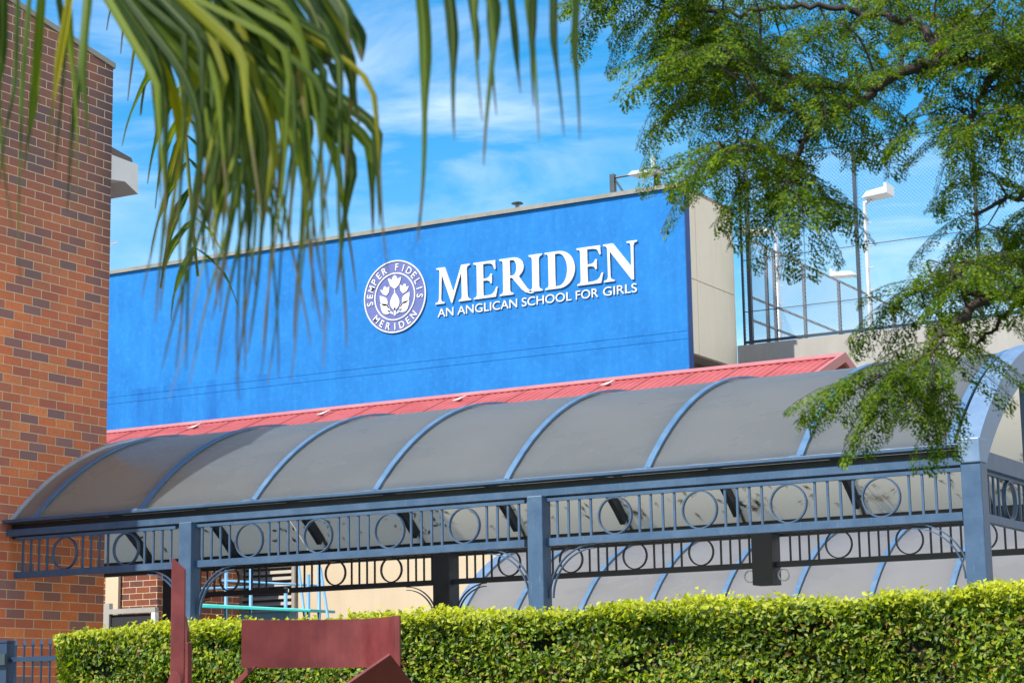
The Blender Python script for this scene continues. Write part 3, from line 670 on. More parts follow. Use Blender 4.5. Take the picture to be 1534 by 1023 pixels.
zt_rail, zt_ring, zb_ring, zb_rail = 1.765+CAMZ, 1.737+CAMZ, 1.425+CAMZ, 1.362+CAMZ
barcount = [0]; leftover = {}
def frieze(p0, p1, mats, groups, ring_d=.285, z0=None, rails=(zt_rail, zt_ring, zb_ring, zb_rail), par=can, skip0=0, pitch=.107):
    # panel between two points; local axis u along the panel, v across
    p0, p1 = Vector(p0), Vector(p1); L = (p1-p0).length; u = (p1-p0)/L; v = Vector((-u.y, u.x, 0)); mt = mats
    za, zb, zc, zd = rails
    def obx(m, a, b, hw, z0_, z1_):
        P = [p0+u*a-v*hw, p0+u*b-v*hw, p0+u*b+v*hw, p0+u*a+v*hw]; m.prism([(q.x, q.y, z0_) for q in P], (0, 0, z1_-z0_))
    m = MB(); obx(m, 0, L, .02, zb, za); obx(m, 0, L, .032, zd, zc); fr = m.build('frieze_panel', mt, par)
    s = 0
    for gi, g in enumerate(groups):
        kind, a = g
        if kind == 'b':
            m = MB(); obx(m, a-.009, a+.009, .009, zc, zb)
            barcount[0] += 1
            if barcount[0] <= 100: m.build('bar', mt, fr)
            else: leftover.setdefault(fr.name, (fr, MB(), mt)); lo_ = leftover[fr.name][1]; lo_.add(m.v, m.f)
        else:
            c = p0+u*a; rr = (zb-zc)/2-.001 if ring_d is None else ring_d/2; zc_ = (zb+zc)/2; n = 40
            rr = (zb-zc)/2+.002
            m = MB().sweep([((c.x, c.y, zc_), tuple(u*math.cos(2*math.pi*i/n)+Vector((0, 0, math.sin(2*math.pi*i/n)))), tuple(v)) for i in range(n)], [(rr-.011, -.017), (rr, -.017), (rr, .017), (rr-.011, .017)], True)
            m.build('ring', mt, fr, False)
    return fr
def layout(start, nring, first=4):
    g = []; x = start
    for i in range(nring+1):
        for j in range(4): g.append(('b', x)); x += .107
        x += -.107+.085+.1425
        if i < nring: g.append(('r', x)); x += .1425+.085
    return g
def flush():
    for nm, (fr, m, mt) in list(leftover.items()):
        tag(m.build('bar', mt, fr), kind='stuff')
    leftover.clear()
YPf = YG-.03
FM = M['blue_steel']
frieze((XB2+.075, YPf, 0), (XC-.075, YPf, 0), FM, layout(.16, 4))
frieze((XA+.075, YPf, 0), (XB2-.075, YPf, 0), FM, layout(.16, 4))
full = layout(.16, 4); Lb = 3.65; cut = 14.50-12.475
frieze((-14.50, YPf, 0), (XA-.075, YPf, 0), FM, [(a, b-(Lb-cut)) for a, b in full if b-(Lb-cut) > .02])
# posts
PA, PB, PC = -12.30, -8.535, -4.735      # post centres
def post(x, y, z0, z1, mat, wd=.15):
    o = MB().box(x-wd/2, x+wd/2, y-wd/2, y+wd/2, z0, z1); return o.build('post', mat, can, bevel=.008)
post(PA, YG-.05, 0, zt_rail+.02, FM); post(PB, YG-.05, 0, zt_rail+.02, FM); post(PC, YG-.05, 0, zt_rail+.02, FM, .16)
MB().box(PC-.085, PC+.085, YG-.145, YG+.04, zt_rail+.021, ZG+.05).build('post_head', M['arch'], can, bevel=.01)
def brackets(x, y, s, mat, z=zb_rail, r=.44):
    m = MB(); n = 14
    for rr in (r, r-.035):
        cx_, cz_ = x+s*(.078+r), z-r
        path = [((cx_, y, cz_), (-s*math.cos(math.pi/2*i/n), 0, math.sin(math.pi/2*i/n)), (0, 1, 0)) for i in range(n+1)]
        m.sweep(path, [(rr-.008, -.014), (rr, -.014), (rr, .014), (rr-.008, .014)])
    m.build('curved_bracket', mat, can)
for x in (PA, PB): brackets(x, YG-.03, 1, FM); brackets(x, YG-.03, -1, FM)
brackets(PC, YG-.03, -1, FM)
# rear row
YRr = 20.0; DM = M['shaded_steel']; rl = (1.80+CAMZ, 1.765+CAMZ, 1.475+CAMZ, 1.415+CAMZ)
XP = [-16.35, -12.42, -8.48, -4.75]
def lay2(L, nr=4):
    sc = L/3.65; return [(a, b*sc) for a, b in layout(.16, nr)]
for a, b in ((XP[2]+.12, XP[3]-.05), (XP[1]+.12, XP[2]-.12)):
    frieze((a, YRr, 0), (b, YRr, 0), DM, lay2(b-a), rails=rl)
L3 = XP[1]-.12-(-14.6); ful = lay2(3.7); frieze((-14.6, YRr, 0), (XP[1]-.12, YRr, 0), DM, [(a, b-(3.7-L3)) for a, b in ful if b-(3.7-L3) > .03], rails=rl)
# the building line steps back left of the brick corner: carry the rear frieze on to the next post
frieze((XP[0]+.12, YRr, 0), (-14.66, YRr, 0), DM, [(a, b) for a, b in lay2(3.7) if b < 1.5], rails=rl)
for i, x in enumerate(XP):
    if i == 2: MB().box(x-.115, x+.115, YRr-.115, YRr+.115, 1.235+CAMZ, ZG-.12).build('hanging_post', DM, can, bevel=.006)
    else: MB().box(x-.11, x+.11, YRr-.11, YRr+.11, 0, ZG-.12).build('post', DM, can, bevel=.006)
for s in (-1, 1):
    x = XP[2]+s*.19; n = 20
    MB().sweep([((x, YRr, 1.335+CAMZ), (math.cos(2*math.pi*i/n), 0, math.sin(2*math.pi*i/n)), (0, 1, 0)) for i in range(n)], [(.055, -.012), (.066, -.012), (.066, .012), (.055, .012)], True).build('small_ring', M['galv'], can)
for x, s in ((XP[1], 1), (XP[1], -1), (XP[0], 1)): brackets(x+s*.035, YRr, s, DM, z=rl[3], r=.42)
for x in XP: MB().box(x-.05, x+.05, YRr+.1, YG+WD, ZG-.115, ZG-.04).build('outrigger', DM, can)
# right hand end
frieze((-4.76, YG+.04, 0), (-4.76, YRr-.1, 0), M['blue_steel'], lay2(YRr-.1-YG-.04, 4))
flush()

# leaves that lie on the vault, seen through the sheet
m = MB()
for i in range(330):
    x = random.uniform(-17, -5); f = min(.985, .97-abs(random.gauss(0, .07))) if random.random() < .85 else random.uniform(.6, .97)
    if random.random() < .35: x = random.choice(RIBS)+random.uniform(.03, .3)
    o, ax, up = frame(x, f, .0025); up = Vector(up); tn = Vector((0, up.z, -up.y)); a = random.uniform(0, math.pi)
    d = Vector((1, 0, 0))*math.cos(a)+tn*math.sin(a); e = up.cross(d); L = random.uniform(.02, .055); w_ = L*random.uniform(.25, .5)
    m.add([o-d*L+up*.002, o-e*w_, o+d*L+up*.004, o+e*w_+up*.002], [(0, 1, 2, 3)])
for x in (RIBS[4]+.2, RIBS[5]+.22, RIBS[6]+.24, RIBS[3]+.16):     # dry heaps caught behind the ribs
    for i in range(26):
        f = .965-abs(random.gauss(0, .012)); o, ax, up = frame(x+random.gauss(0, .07), f, .02); up = Vector(up)
        d = Vector((random.gauss(0, 1), random.gauss(0, 1), random.gauss(0, 1))).normalized(); e = up.cross(d).normalized()
        m.add([o-d*.05, o-e*.008, o+d*.05, o+e*.008], [(0, 1, 2, 3)])
tag(m.build('fallen_leaves', M['dry_leaf']), 'dry fallen leaves scattered on the rear slope of the curved canopy', 'leaves', kind='stuff')

# second, lower canopy behind
YV = 21.6; kv = YV/26.0
xv0, xv1 = onY(692, 905, YV).x-.1, 1.0
ZV = 1.25*kv+CAMZ
rs = onY(1300, 885, YV).x-onY(1185, 890, YV).x
r0 = onY(1185, 890, YV).x
ribs2 = [r0+rs*i for i in range(-5, 10) if xv0+.2 < r0+rs*i < xv1-.1]
can2, pt2, fr2 = vault('vaulted_canopy', (-6, YV+2.2, 0), 'lower curved grey canopy with pale blue ribs seen behind the frieze of the front one', xv0, xv1, YV, 4.4, 2.81, ZV, ribs2, False, sheet=M['sheet_pale'])
MB().sweep([fr2(xv0, i/24) for i in range(25)], [(-.10, -.12), (.06, -.12), (.06, .03), (-.10, .03)]).build('end_arch', M['arch'], can2)
MB().box(xv0, xv1, YV-.1, YV+.03, ZV-.12, ZV).build('gutter', M['blue_steel'], can2)
MB().box(xv0, xv1, YV+4.37, YV+4.5, ZV-.12, ZV).build('gutter', M['blue_steel'], can2)
x = xv0
while x < xv1:
    MB().box(x-.06, x+.06, YV-.09, YV+.03, 0, ZV-.121).build('post', M['blue_steel'], can2); MB().box(x-.06, x+.06, YV+4.38, YV+4.49, 0, ZV-.121).build('post', M['blue_steel'], can2); x += 3.6

# ------------------------------------------------------------------ things seen under the canopy at the left
YP = 23.6
pl = thing('play_frame', (onY(400, 900, YP).x, YP, 0), 'pale blue play frame with teal platform behind the hedge', 'play equipment')
def pp(px, py, Y=YP): return onY(px, py, Y)
for a, b in (((339, 842), (339, 930)), ((376, 842), (376, 930)), ((428, 880), (428, 930)), ((462, 860), (462, 930)), ((478, 845), (478, 930))):
    q0, q1 = pp(*a), pp(*b); MB().tube([(q0.x, YP, q0.z), (q0.x, YP, 0)], .026, 8).build('upright', M['play_blue'], pl, True)
for a, b in (((447, 845), (457, 930)), ((480, 850), (492, 930))):
    q0, q1 = pp(*a), pp(*b); d = q1-q0; q1 = q0+d*(q0.z/max(.01, q0.z-q1.z)); MB().tube([q0, q1], .02, 8).build('diagonal_leg', M['play_blue'], pl, True)
for a, b in (((330, 869), (480, 877)), ((300, 881), (376, 879)), ((376, 842), (478, 838))):
    MB().tube([pp(*a), pp(*b)], .016, 8).build('crossbar', M['play_blue'], pl, True)
q0, q1 = pp(302, 907), pp(484, 914)
MB().prism([(q0.x, YP-.3, q0.z-.03), (q1.x, YP-.3, q1.z-.03), (q1.x, YP-.3, q1.z+.01), (q0.x, YP-.3, q0.z+.03)], (0, .6, 0)).build('platform', M['teal'], pl, bevel=.01)
q = pp(400, 921); MB().box(q.x-.45, q.x+.45, YP-.1, YP+.1, q.z-.07, q.z+.03).build('step', M['play_blue'], pl, bevel=.01)

YQ = 24.2
q0, q1 = onY(140, 840, YQ), onY(236, 905, YQ)
bp = thing('brick_outbuilding', (q0.x+.3, YQ+.5, 0), 'small dark red brick outbuilding glimpsed through the rear frieze', 'building')
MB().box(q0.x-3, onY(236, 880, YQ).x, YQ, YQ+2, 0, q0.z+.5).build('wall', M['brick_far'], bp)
MB().box(onY(168, 880, YQ).x-.08, onY(181, 880, YQ).x, YQ-.06, YQ-.002, 0, q0.z+.5).build('pilaster', M['cream'], bp)
YH = 23.0
q0, q1, q2 = onY(158, 906, YH), onY(166, 925, YH), onY(235, 909, YH)
wf = thing('doorway_frame', (q0.x, YH, 0), 'pale timber doorway frame between the brick corner and the blue post', 'door frame')
MB().box(q0.x, q1.x, YH-.04, YH+.04, 0, q0.z+.02).build('jamb', M['grey_wall'], wf)
MB().box(q1.x, q2.x, YH-.04, YH+.04, q2.z-.07, q2.z).build('lintel', M['grey_wall'], wf)
MB().box(q2.x-.07, q2.x, YH-.04, YH+.04, 0, q2.z-.071).build('jamb', M['white'], wf)
MB().box(q1.x+.01, q2.x-.08, YH+.0, YH+.03, 0, q2.z-.08).build('door', M['dark'], wf)

# ------------------------------------------------------------------ iron fence, bottom left
YI = 11.2
fc = thing('iron_fence', (onY(30, 1000, YI).x, YI, 0), 'dark blue spear-topped iron fence with square post at the bottom left corner', 'fence')
a, b = onY(-3, 963, YI), onY(17, 963, YI)
MB().box(a.x, b.x, YI-.045, YI+.045, 0, a.z).build('post', M['iron'], fc, bevel=.005)
MB().box(a.x-.005, b.x+.005, YI-.05, YI+.05, a.z+.001, a.z+.016).build('post_cap', M['iron'], fc)
MB().box(a.x+.03, b.x+.01, YI-.075, YI-.046, a.z-.16, a.z-.08).build('latch', M['dark_metal'], fc)
q = onY(18, 984, YI); xe = onY(95, 984, YI).x+1.2; 
for zz in (q.z, .25): MB().box(b.x+.005, xe, YI-.015, YI+.015, zz-.035, zz).build('rail', M['iron'], fc)
x = b.x+.045
while x < xe-.02:
    m = MB().tube([(x, YI, .08), (x, YI, q.z+.075)], .008, 6)
    m.add([(x-.004, YI, q.z+.06), (x, YI-.004, q.z+.06), (x+.004, YI, q.z+.06), (x, YI+.004, q.z+.06), (x-.022, YI, q.z+.085), (x, YI-.008, q.z+.085), (x+.022, YI, q.z+.085), (x, YI+.008, q.z+.085), (x, YI, q.z+.135)],
          [(0, 1, 5, 4), (1, 2, 6, 5), (2, 3, 7, 6), (3, 0, 4, 7), (4, 5, 8), (5, 6, 8), (6, 7, 8), (7, 4, 8), (3, 2, 1, 0)])
    m.build('picket', M['iron'], fc); x += .082
x = -30.0

# ------------------------------------------------------------------ red steel sculpture
YSc = 7.2
sc = thing('steel_sculpture', (onY(430, 960, YSc).x, YSc, 0), 'dark red steel sculpture of upright blade and curved band in front of the hedge', 'sculpture')
def S(px, py, Y=YSc): return onY(px, py, Y)
g0 = S(257, 834); g1 = S(273, 852); xl, xr = S(253, 1000).x, S(279, 1000).x
MB().prism([(g0.x, YSc, 0), (S(272.5, 950).x, YSc+.02, 0), (g1.x, YSc+.02, g1.z), (g0.x, YSc, g0.z)], (-.012, .022, 0)).build('upright_blade', M['red_steel'], sc, bevel=.003)
f0, f1 = S(270.5, 962, YSc+.12), S(282, 962, YSc+.12)
MB().prism([(f0.x, YSc+.12, 0), (f1.x, YSc+.12, 0), (f1.x, YSc+.12, f0.z), (f0.x, YSc+.12, f0.z)], (0, .03, 0)).build('rear_plate', M['red_steel'], sc, bevel=.003)
h0, h1, h2 = S(270, 914, YSc+.155), S(276, 924, YSc+.155), S(280, 945, YSc+.155)
MB().prism([(h0.x, YSc+.155, 0), (h2.x, YSc+.155, 0), (h2.x, YSc+.155, h2.z), (h1.x, YSc+.155, h1.z), (h0.x, YSc+.155, h0.z)], (0, .02, .0)).build('rear_plate', M['red_steel'], sc)
# rounded tab at its foot
cc = S(262, 1034, YSc-.04); r_ = .036
MB().prism([(cc.x+r_*math.cos(R_(a)), YSc-.045, cc.z+.03+r_*1.5*math.sin(R_(a))) for a in range(0, 181, 15)]+[(cc.x-r_, YSc-.045, .0), (cc.x+r_, YSc-.045, 0)], (0, .012, 0)).build('tab', M['red_steel'], sc)
# curved band: bows towards the hedge in the middle
n = 24; path = []
A0, A1 = S(362, 928), S(608, 922)
for i in range(n+1):
    t = i/n; x_ = A0.x+(A1.x-A0.x)*t; bow = .20*math.sin(math.pi*min(1, t*1.02))**1.0
    y_ = YSc+.0+bow-(.12*max(0, t-.6)); zt_ = A0.z+(A1.z-A0.z)*t
    path.append((x_, y_, zt_))
m = MB(); hb = (S(362, 928).z-S(362, 1000).z)
for (x_, y_, z_) in path: m.v += [(x_, y_, z_), (x_, y_, z_-hb), (x_, y_+.010, z_-hb), (x_, y_+.010, z_)]
for i in range(n):
    for q in range(4): m.f.append((4*i+q, 4*i+(q+1) % 4, 4*i+4+(q+1) % 4, 4*i+4+q))
m.f += [(0, 1, 2, 3)[::-1], (4*n, 4*n+1, 4*n+2, 4*n+3)]
m.build('curved_band', M['red_steel'], sc)
s0, s1 = S(381, 998, YSc+.05), S(356, 1024, YSc+.05)
d = s1-s0; s2 = s0+d*2.2
MB().prism([(s0.x-.014, YSc+.03, s0.z), (s0.x+.022, YSc+.03, s0.z), (s2.x+.02, YSc+.03, s2.z), (s2.x, YSc+.03, 0), (s2.x-.03, YSc+.03, 0), (s2.x-.02, YSc+.03, s2.z)], (0, .012, 0)).build('strut', M['red_steel'], sc)
NP = Vector((.80, -.34, -.50)).normalized(); T0 = S(585, 980, YSc-.15); CP = Vector((0, 0, CAMZ))
def onN(px, py):
    d = Vector(ray(px, py)); return CP+d*((T0-CP).dot(NP)/d.dot(NP))
q1_, q2_ = onN(520, 1025), onN(622, 1027); e = T0+(q1_-T0)*2.0; g_ = T0+(q2_-T0)*1.6
dn = Vector((0, 0, -1)); dn = (dn-NP*dn.dot(NP)).normalized()
foot = lambda q: q+dn*((q.z-.06)/-dn.z)
MB().prism([T0, e, foot(e), foot(g_), g_], tuple(NP*-.014)).build('pointed_plate', M['red_steel'], sc, bevel=.002)
MB().box(A0.x-.25, A1.x+.1, YSc-.25, YSc+.35, .031, .06).build('base_plate', M['red_steel'], sc)

# ------------------------------------------------------------------ hedge
HY = 9.0; hx0, hx1 = -8.22, -1.2; HZ = .470+CAMZ; HD = .75
hg = thing('clipped_hedge', ((hx0+hx1)/2, HY+HD/2, 0), 'long clipped box hedge with yellow-green new growth along its top', 'hedge')
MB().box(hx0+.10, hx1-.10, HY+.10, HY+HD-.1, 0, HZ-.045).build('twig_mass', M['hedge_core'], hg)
def leaves(P, Nrm, L, W):
    n = len(P); t = rng.normal(size=(n, 3)); t -= Nrm*np.sum(t*Nrm, 1)[:, None]; t /= np.linalg.norm(t, axis=1)[:, None]
    s = np.cross(Nrm, t); L = L[:, None]; W = W[:, None]
    V = np.stack([P-t*L*.5, P-s*W*.5-t*L*.05+Nrm*W*.15, P+t*L*.5-Nrm*L*.12, P+s*W*.5-t*L*.05+Nrm*W*.15], 1)
    V2 = V.reshape(-1, 3); b = np.arange(n)[:, None]*4
    F = np.concatenate([b+np.array([[0, 1, 2]]), b+np.array([[0, 2, 3]])], 0); return V2, F
def hedge_pts(n, fn): return fn(n)
Ps = []; Ns = []
def bumpf(x, z): return .045*np.sin(x*5.1+1.3*np.sin(z*6))+.035*np.sin(x*11+z*9)+.03*np.sin(z*17+x*3)
# front face: dense in the part above 1.2 m, thinner lower down
def addf(n, z0, z1):
    x = rng.uniform(hx0, hx1, n); z = rng.uniform(z0, z1, n); dep = np.abs(rng.normal(0, .06, n))
    y = HY+dep+bumpf(x, z)*.8; Ps.append(np.stack([x, y, z], 1)); nn = rng.normal(0, .55, (n, 3)); nn[:, 1] -= .9; nn[:, 2] += .45; Ns.append(nn)
addf(84000, 1.45, HZ+.0); addf(30000, 0.02, 1.45)
n = 38000; x = rng.uniform(hx0, hx1, n); y = rng.uniform(HY-.02, HY+HD, n)
top = HZ+.018*np.sin(x*4)+.015*np.sin(x*13)+rng.normal(0, .018, n)+np.where(rng.random(n) > .9, rng.uniform(0, .028, n), 0)
edge = np.minimum(np.minimum(1, (y-HY+.04)/.12), np.minimum(1, np.maximum(0, (x-hx0+.02)/.14))); top -= (1-edge)**2*.07
Ps.append(np.stack([x, y, top], 1)); nn = rng.normal(0, .6, (n, 3)); nn[:, 2] += .8; nn[:, 1] -= .45; Ns.append(nn)
n = 13000; z = rng.uniform(0.02, HZ, n); y = rng.uniform(HY, HY+HD, n); x = hx0+np.abs(rng.normal(0, .05, n))+bumpf(y*2, z)-.02
Ps.append(np.stack([x, y, z], 1)); nn = rng.normal(0, .5, (n, 3)); nn[:, 0] -= .8; Ns.append(nn)
n = 9000; z = rng.uniform(0.02, HZ, n); y = rng.uniform(HY, HY+HD, n); x = hx1-np.abs(rng.normal(0, .05, n))
Ps.append(np.stack([x, y, z], 1)); nn = rng.normal(0, .5, (n, 3)); nn[:, 0] += .8; Ns.append(nn)
P = np.concatenate(Ps); Nn = np.concatenate(Ns); Nn /= np.linalg.norm(Nn, axis=1)[:, None]
# clumps: keep small shadowy holes
hole = np.sin(P[:, 0]*9+2*np.sin(P[:, 2]*8))+np.sin(P[:, 2]*19+P[:, 0]*4)+rng.normal(0, .5, len(P))
keep = (hole > -1.35) | (P[:, 2] > HZ-.09); P, Nn = P[keep], Nn[keep]
L = rng.uniform(.019, .043, len(P)); V, F = leaves(P, Nn, L, L*rng.uniform(.45, .62, len(P)))
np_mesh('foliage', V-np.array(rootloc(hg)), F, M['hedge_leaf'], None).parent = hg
m = MB()
for i in range(170):
    x = random.uniform(hx0+.1, hx1); z0 = random.uniform(.6, 1.7); m.tube([(x, HY+.13, z0), (x+random.gauss(0, .04), HY+.09, z0+.15), (x+random.gauss(0, .08), HY+.03, z0+.33)], .004, 4, .002)
m.build('twigs', M['bark'], hg)
for i in range(12):
    x = hx0+.3+i*.58; MB().tube([(x, HY+HD/2, 0), (x+.03, HY+HD/2, .5)], .03, 6).build('stem', M['bark'], hg)

# ------------------------------------------------------------------ palm (close to the camera, crown above the frame)
TP = onD(-420, 200, 3.3); TP.z = 3.35
pm = thing('palm_tree', (TP.x, TP.y, 0), 'palm tree whose drooping fronds hang across the top left, close to the camera', 'palm')
tr = MB(); tr.tube([(TP.x+.03*math.sin(i*.7), TP.y, TP.z*i/24) for i in range(25)], .15, 14, .11); tr.build('trunk', M['palm_bark'], pm, True)
def bez(pts, n):      # Catmull-Rom through points
    P = [Vector(p) for p in pts]; P = [P[0]*2-P[1]]+P+[P[-1]*2-P[-2]]; o = []
    segs = len(P)-3
    for i in range(n+1):
        t = i/n*segs; s = min(int(t), segs-1); u = t-s; a, b, c, d = P[s:s+4]
        o.append(.5*((2*b)+(-a+c)*u+(2*a-5*b+4*c-d)*u*u+(-a+3*b-3*c+d)*u**3))
    return o
def frond(ctrl, nl, Lm, Wm, t0=.15, t1=1.0, droop=1.0, sides=(-1, 1), spread=.9, jitter=.25, fall=1.0, viewdir=None):
    path = bez(ctrl, 60); V = []; Fq = []
    fo = MB().tube(path[::2], .016, 6, .004).build('frond', M['rachis'], pm, True)
    tot = 60
    for i in range(nl):
        for s in sides:
            t = t0+(t1-t0)*(i+random.uniform(-.3, .3))/nl; t = min(max(t, 0), .999); k_ = t*tot; a = int(k_); b = min(a+1, 60)
            p = path[a].lerp(path[b], k_-a); tg = (path[b]-path[max(a-1, 0)]).normalized()
            side = tg.cross(Vector((0, 0, 1)))
            if side.length < .2: side = Vector(_r)
            side.normalize(); side = side*s
            side = (side+Vector(_f)*random.gauss(0, .3)).normalized()
            d = (tg*(.55+.5*t)+side*spread*random.uniform(.7, 1.15)+Vector((0, 0, .15*random.gauss(0, 1)))).normalized()
            ln = Lm*(math.sin(math.pi*(.18+.72*t))**.6)*random.uniform(.78, 1.15); nseg = 11; wd = Wm*random.uniform(.75, 1.15)
            q = Vector(p); dirs = Vector(d); base = len(V); kink = random.uniform(.25, .6); kk = random.random() < .6
            for j in range(nseg+1):
                u = j/nseg; wv = wd*.5*min(1, .35+u*6)*float(np.interp(u, (0, .38, .62, 1), (1, 1, .32, .05)))+.0006
                nrm = dirs.cross(Vector((0, 0, 1)));
                if nrm.length < .15: nrm = dirs.cross(side)
                nrm.normalize(); acr = nrm; up = acr.cross(dirs).normalized()
                tw = .6*s*u+.3*random.gauss(0, .3); acr2 = acr*math.cos(tw)+up*math.sin(tw)
                V.append(tuple(q-acr2*wv+up*wv*.35)); V.append(tuple(q)); V.append(tuple(q+acr2*wv+up*wv*.35))
                q = q+dirs*ln/nseg
                g = droop*(.10+.55*u)*(2.2 if (kk and abs(u-kink) < .06) else 1)
                dirs = (dirs+Vector((0, 0, -1))*g*fall+Vector((random.gauss(0, .02), random.gauss(0, .02), 0))).normalized()
            for j in range(nseg):
                o = base+3*j; Fq += [(o, o+1, o+4, o+3), (o+1, o+2, o+5, o+4)]
    nL = len(V)//36
    np_mesh('leaflets', np.array(V)-np.array(rootloc(pm)), np.array(Fq), M['palm_leaf'], None, False, {'across': np.tile([-1., 0, 1.], nL*12), 'along': np.tile(np.repeat(np.arange(12)/11, 3), nL)}).parent = fo
    return fo
D = onD
RT, UPV = Vector(_r), Vector((0, 0, 1))
def hang(ctrl, groups, rr=.014):
    # a frond whose rachis arches past overhead; its leaflets bend over once and hang in thin tails
    path = bez(ctrl, 90); fo = MB().tube(path[::2], rr, 6, .004).build('frond', M['rachis'], pm, True); V = []; Fq = []
    fw = Vector((_f[0], _f[1], 0)).normalized()
    for (t0_, t1_, n, a1, l1, a2, l2, wd) in groups:
        U = random.uniform
        for i in range(n):
            t = t0_+(t1_-t0_)*(i+U(.1, .9))/n; k_ = t*90; a = int(k_); q = path[a].lerp(path[min(a+1, 90)], k_-a)
            A1, L1, A2, L2, W = R_(U(*a1)), U(*l1), R_(U(*a2)), U(*l2), U(*wd); dz = U(-.35, .35); ns = 18; base = len(V); tot = L1+L2
            KS = random.choice((.10, .2, .45)); tw0, tw1 = U(-.9, .9), U(-.8, .8); ph = U(0, 6); 
            for j in range(ns+1):
                u = j/ns*tot; m_ = min(1, max(0, (u-L1*(1-KS))/(L1*KS*1.3))); an = A1*(1-m_)+A2*m_+.05*math.sin(ph+u*22)*m_
                d = (RT*math.sin(an)-UPV*math.cos(an)+fw*dz*(1-m_*.8)).normalized()
                uu = u/tot; k0 = L1/tot; wv = W*.5*min(1, .4+u*14)*float(np.interp(uu, (0, k0, min(.97, k0+.16), .985, 1), (1, .95, .38, .10, .02)))+.0004
                ac = d.cross(fw).normalized(); nn = ac.cross(d); tw = tw0+(tw1-tw0)*uu; ac = ac*math.cos(tw)+nn*math.sin(tw); up_ = ac.cross(d)
                V += [tuple(q-ac*wv+up_*wv*.55), tuple(q), tuple(q+ac*wv+up_*wv*.55)]
                q = q+d*tot/ns
            for j in range(ns):
                o = base+3*j; Fq += [(o, o+1, o+4, o+3), (o+1, o+2, o+5, o+4)]
    nL = len(V)//57
    np_mesh('leaflets', np.array(V)-np.array(rootloc(pm)), np.array(Fq), M['palm_leaf'], None, False, {'across': np.tile([-1., 0, 1.], nL*19), 'along': np.tile(np.repeat(np.arange(19)/18, 3), nL)}).parent = fo
# rachis just above the picture, running to the right
hang([TP, D(-260, -120, 2.75), D(-60, -60, 2.55), D(150, -45, 2.48), D(300, -50, 2.45), D(420, -60, 2.45), D(520, -60, 2.45)],
     [(.20, .50, 22, (-14, 12), (.08, .16), (-8, 8), (.08, .24), (.008, .014)),
      (.47, .60, 15, (30, 52), (.12, .20), (-9, 8), (.18, .36), (.009, .014)),
      (.50, .68, 27, (36, 60), (.12, .25), (-14, 10), (.18, .40), (.008, .014)),
      (.62, .76, 11, (0, 30), (.10, .24), (-16, 0), (.16, .36), (.008, .013)),
      (.72, .92, 12, (22, 40), (.09, .15), (-4, 12), (.03, .08), (.013, .020))])
hang([TP, D(-200, -420, 2.9), D(200, -330, 2.7), D(480, -190, 2.5), D(640, -130, 2.4), D(760, -115, 2.35), D(900, -100, 2.3)],
     [(.62, .74, 3, (5, 28), (.12, .17), (-5, 3), (.12, .24), (.011, .016)),
      (.72, .97, 8, (-5, 10), (.10, .15), (-2, 5), (.03, .15), (.007, .011))])
hang([TP, D(-160, -200, 3.0), D(60, -90, 2.85), D(220, -30, 2.75), D(330, 20, 2.7), D(400, 60, 2.7)],
     [(.45, .88, 38, (24, 52), (.13, .25), (-10, 12), (.06, .20), (.010, .017))])
frond([TP, D(-100, -200, 3.0), D(80, -90, 2.9), D(230, 40, 2.85), D(320, 170, 2.8), D(350, 260, 2.8)], 27, .20, .019, t0=.42, droop=.28, spread=.8)
frond([TP, D(0, -240, 3.0), D(180, -150, 2.9), D(320, -40, 2.85), D(385, 70, 2.8), D(400, 165, 2.8)], 24, .19, .018, t0=.40, droop=.26, spread=.85)

for az, up_ in ((150, .5), (195, .9), (235, .4), (275, .8), (110, .9)):
    dx, dy = math.cos(R_(az)), math.sin(R_(az))
    frond([TP, TP+Vector((dx*.5, dy*.5, up_)), TP+Vector((dx*1.2, dy*1.2, up_*.9)), TP+Vector((dx*1.9, dy*1.9, up_*.2)), TP+Vector((dx*2.2, dy*2.2, -.6))], 40, .40, .022, t0=.15, droop=.5, spread=.9)

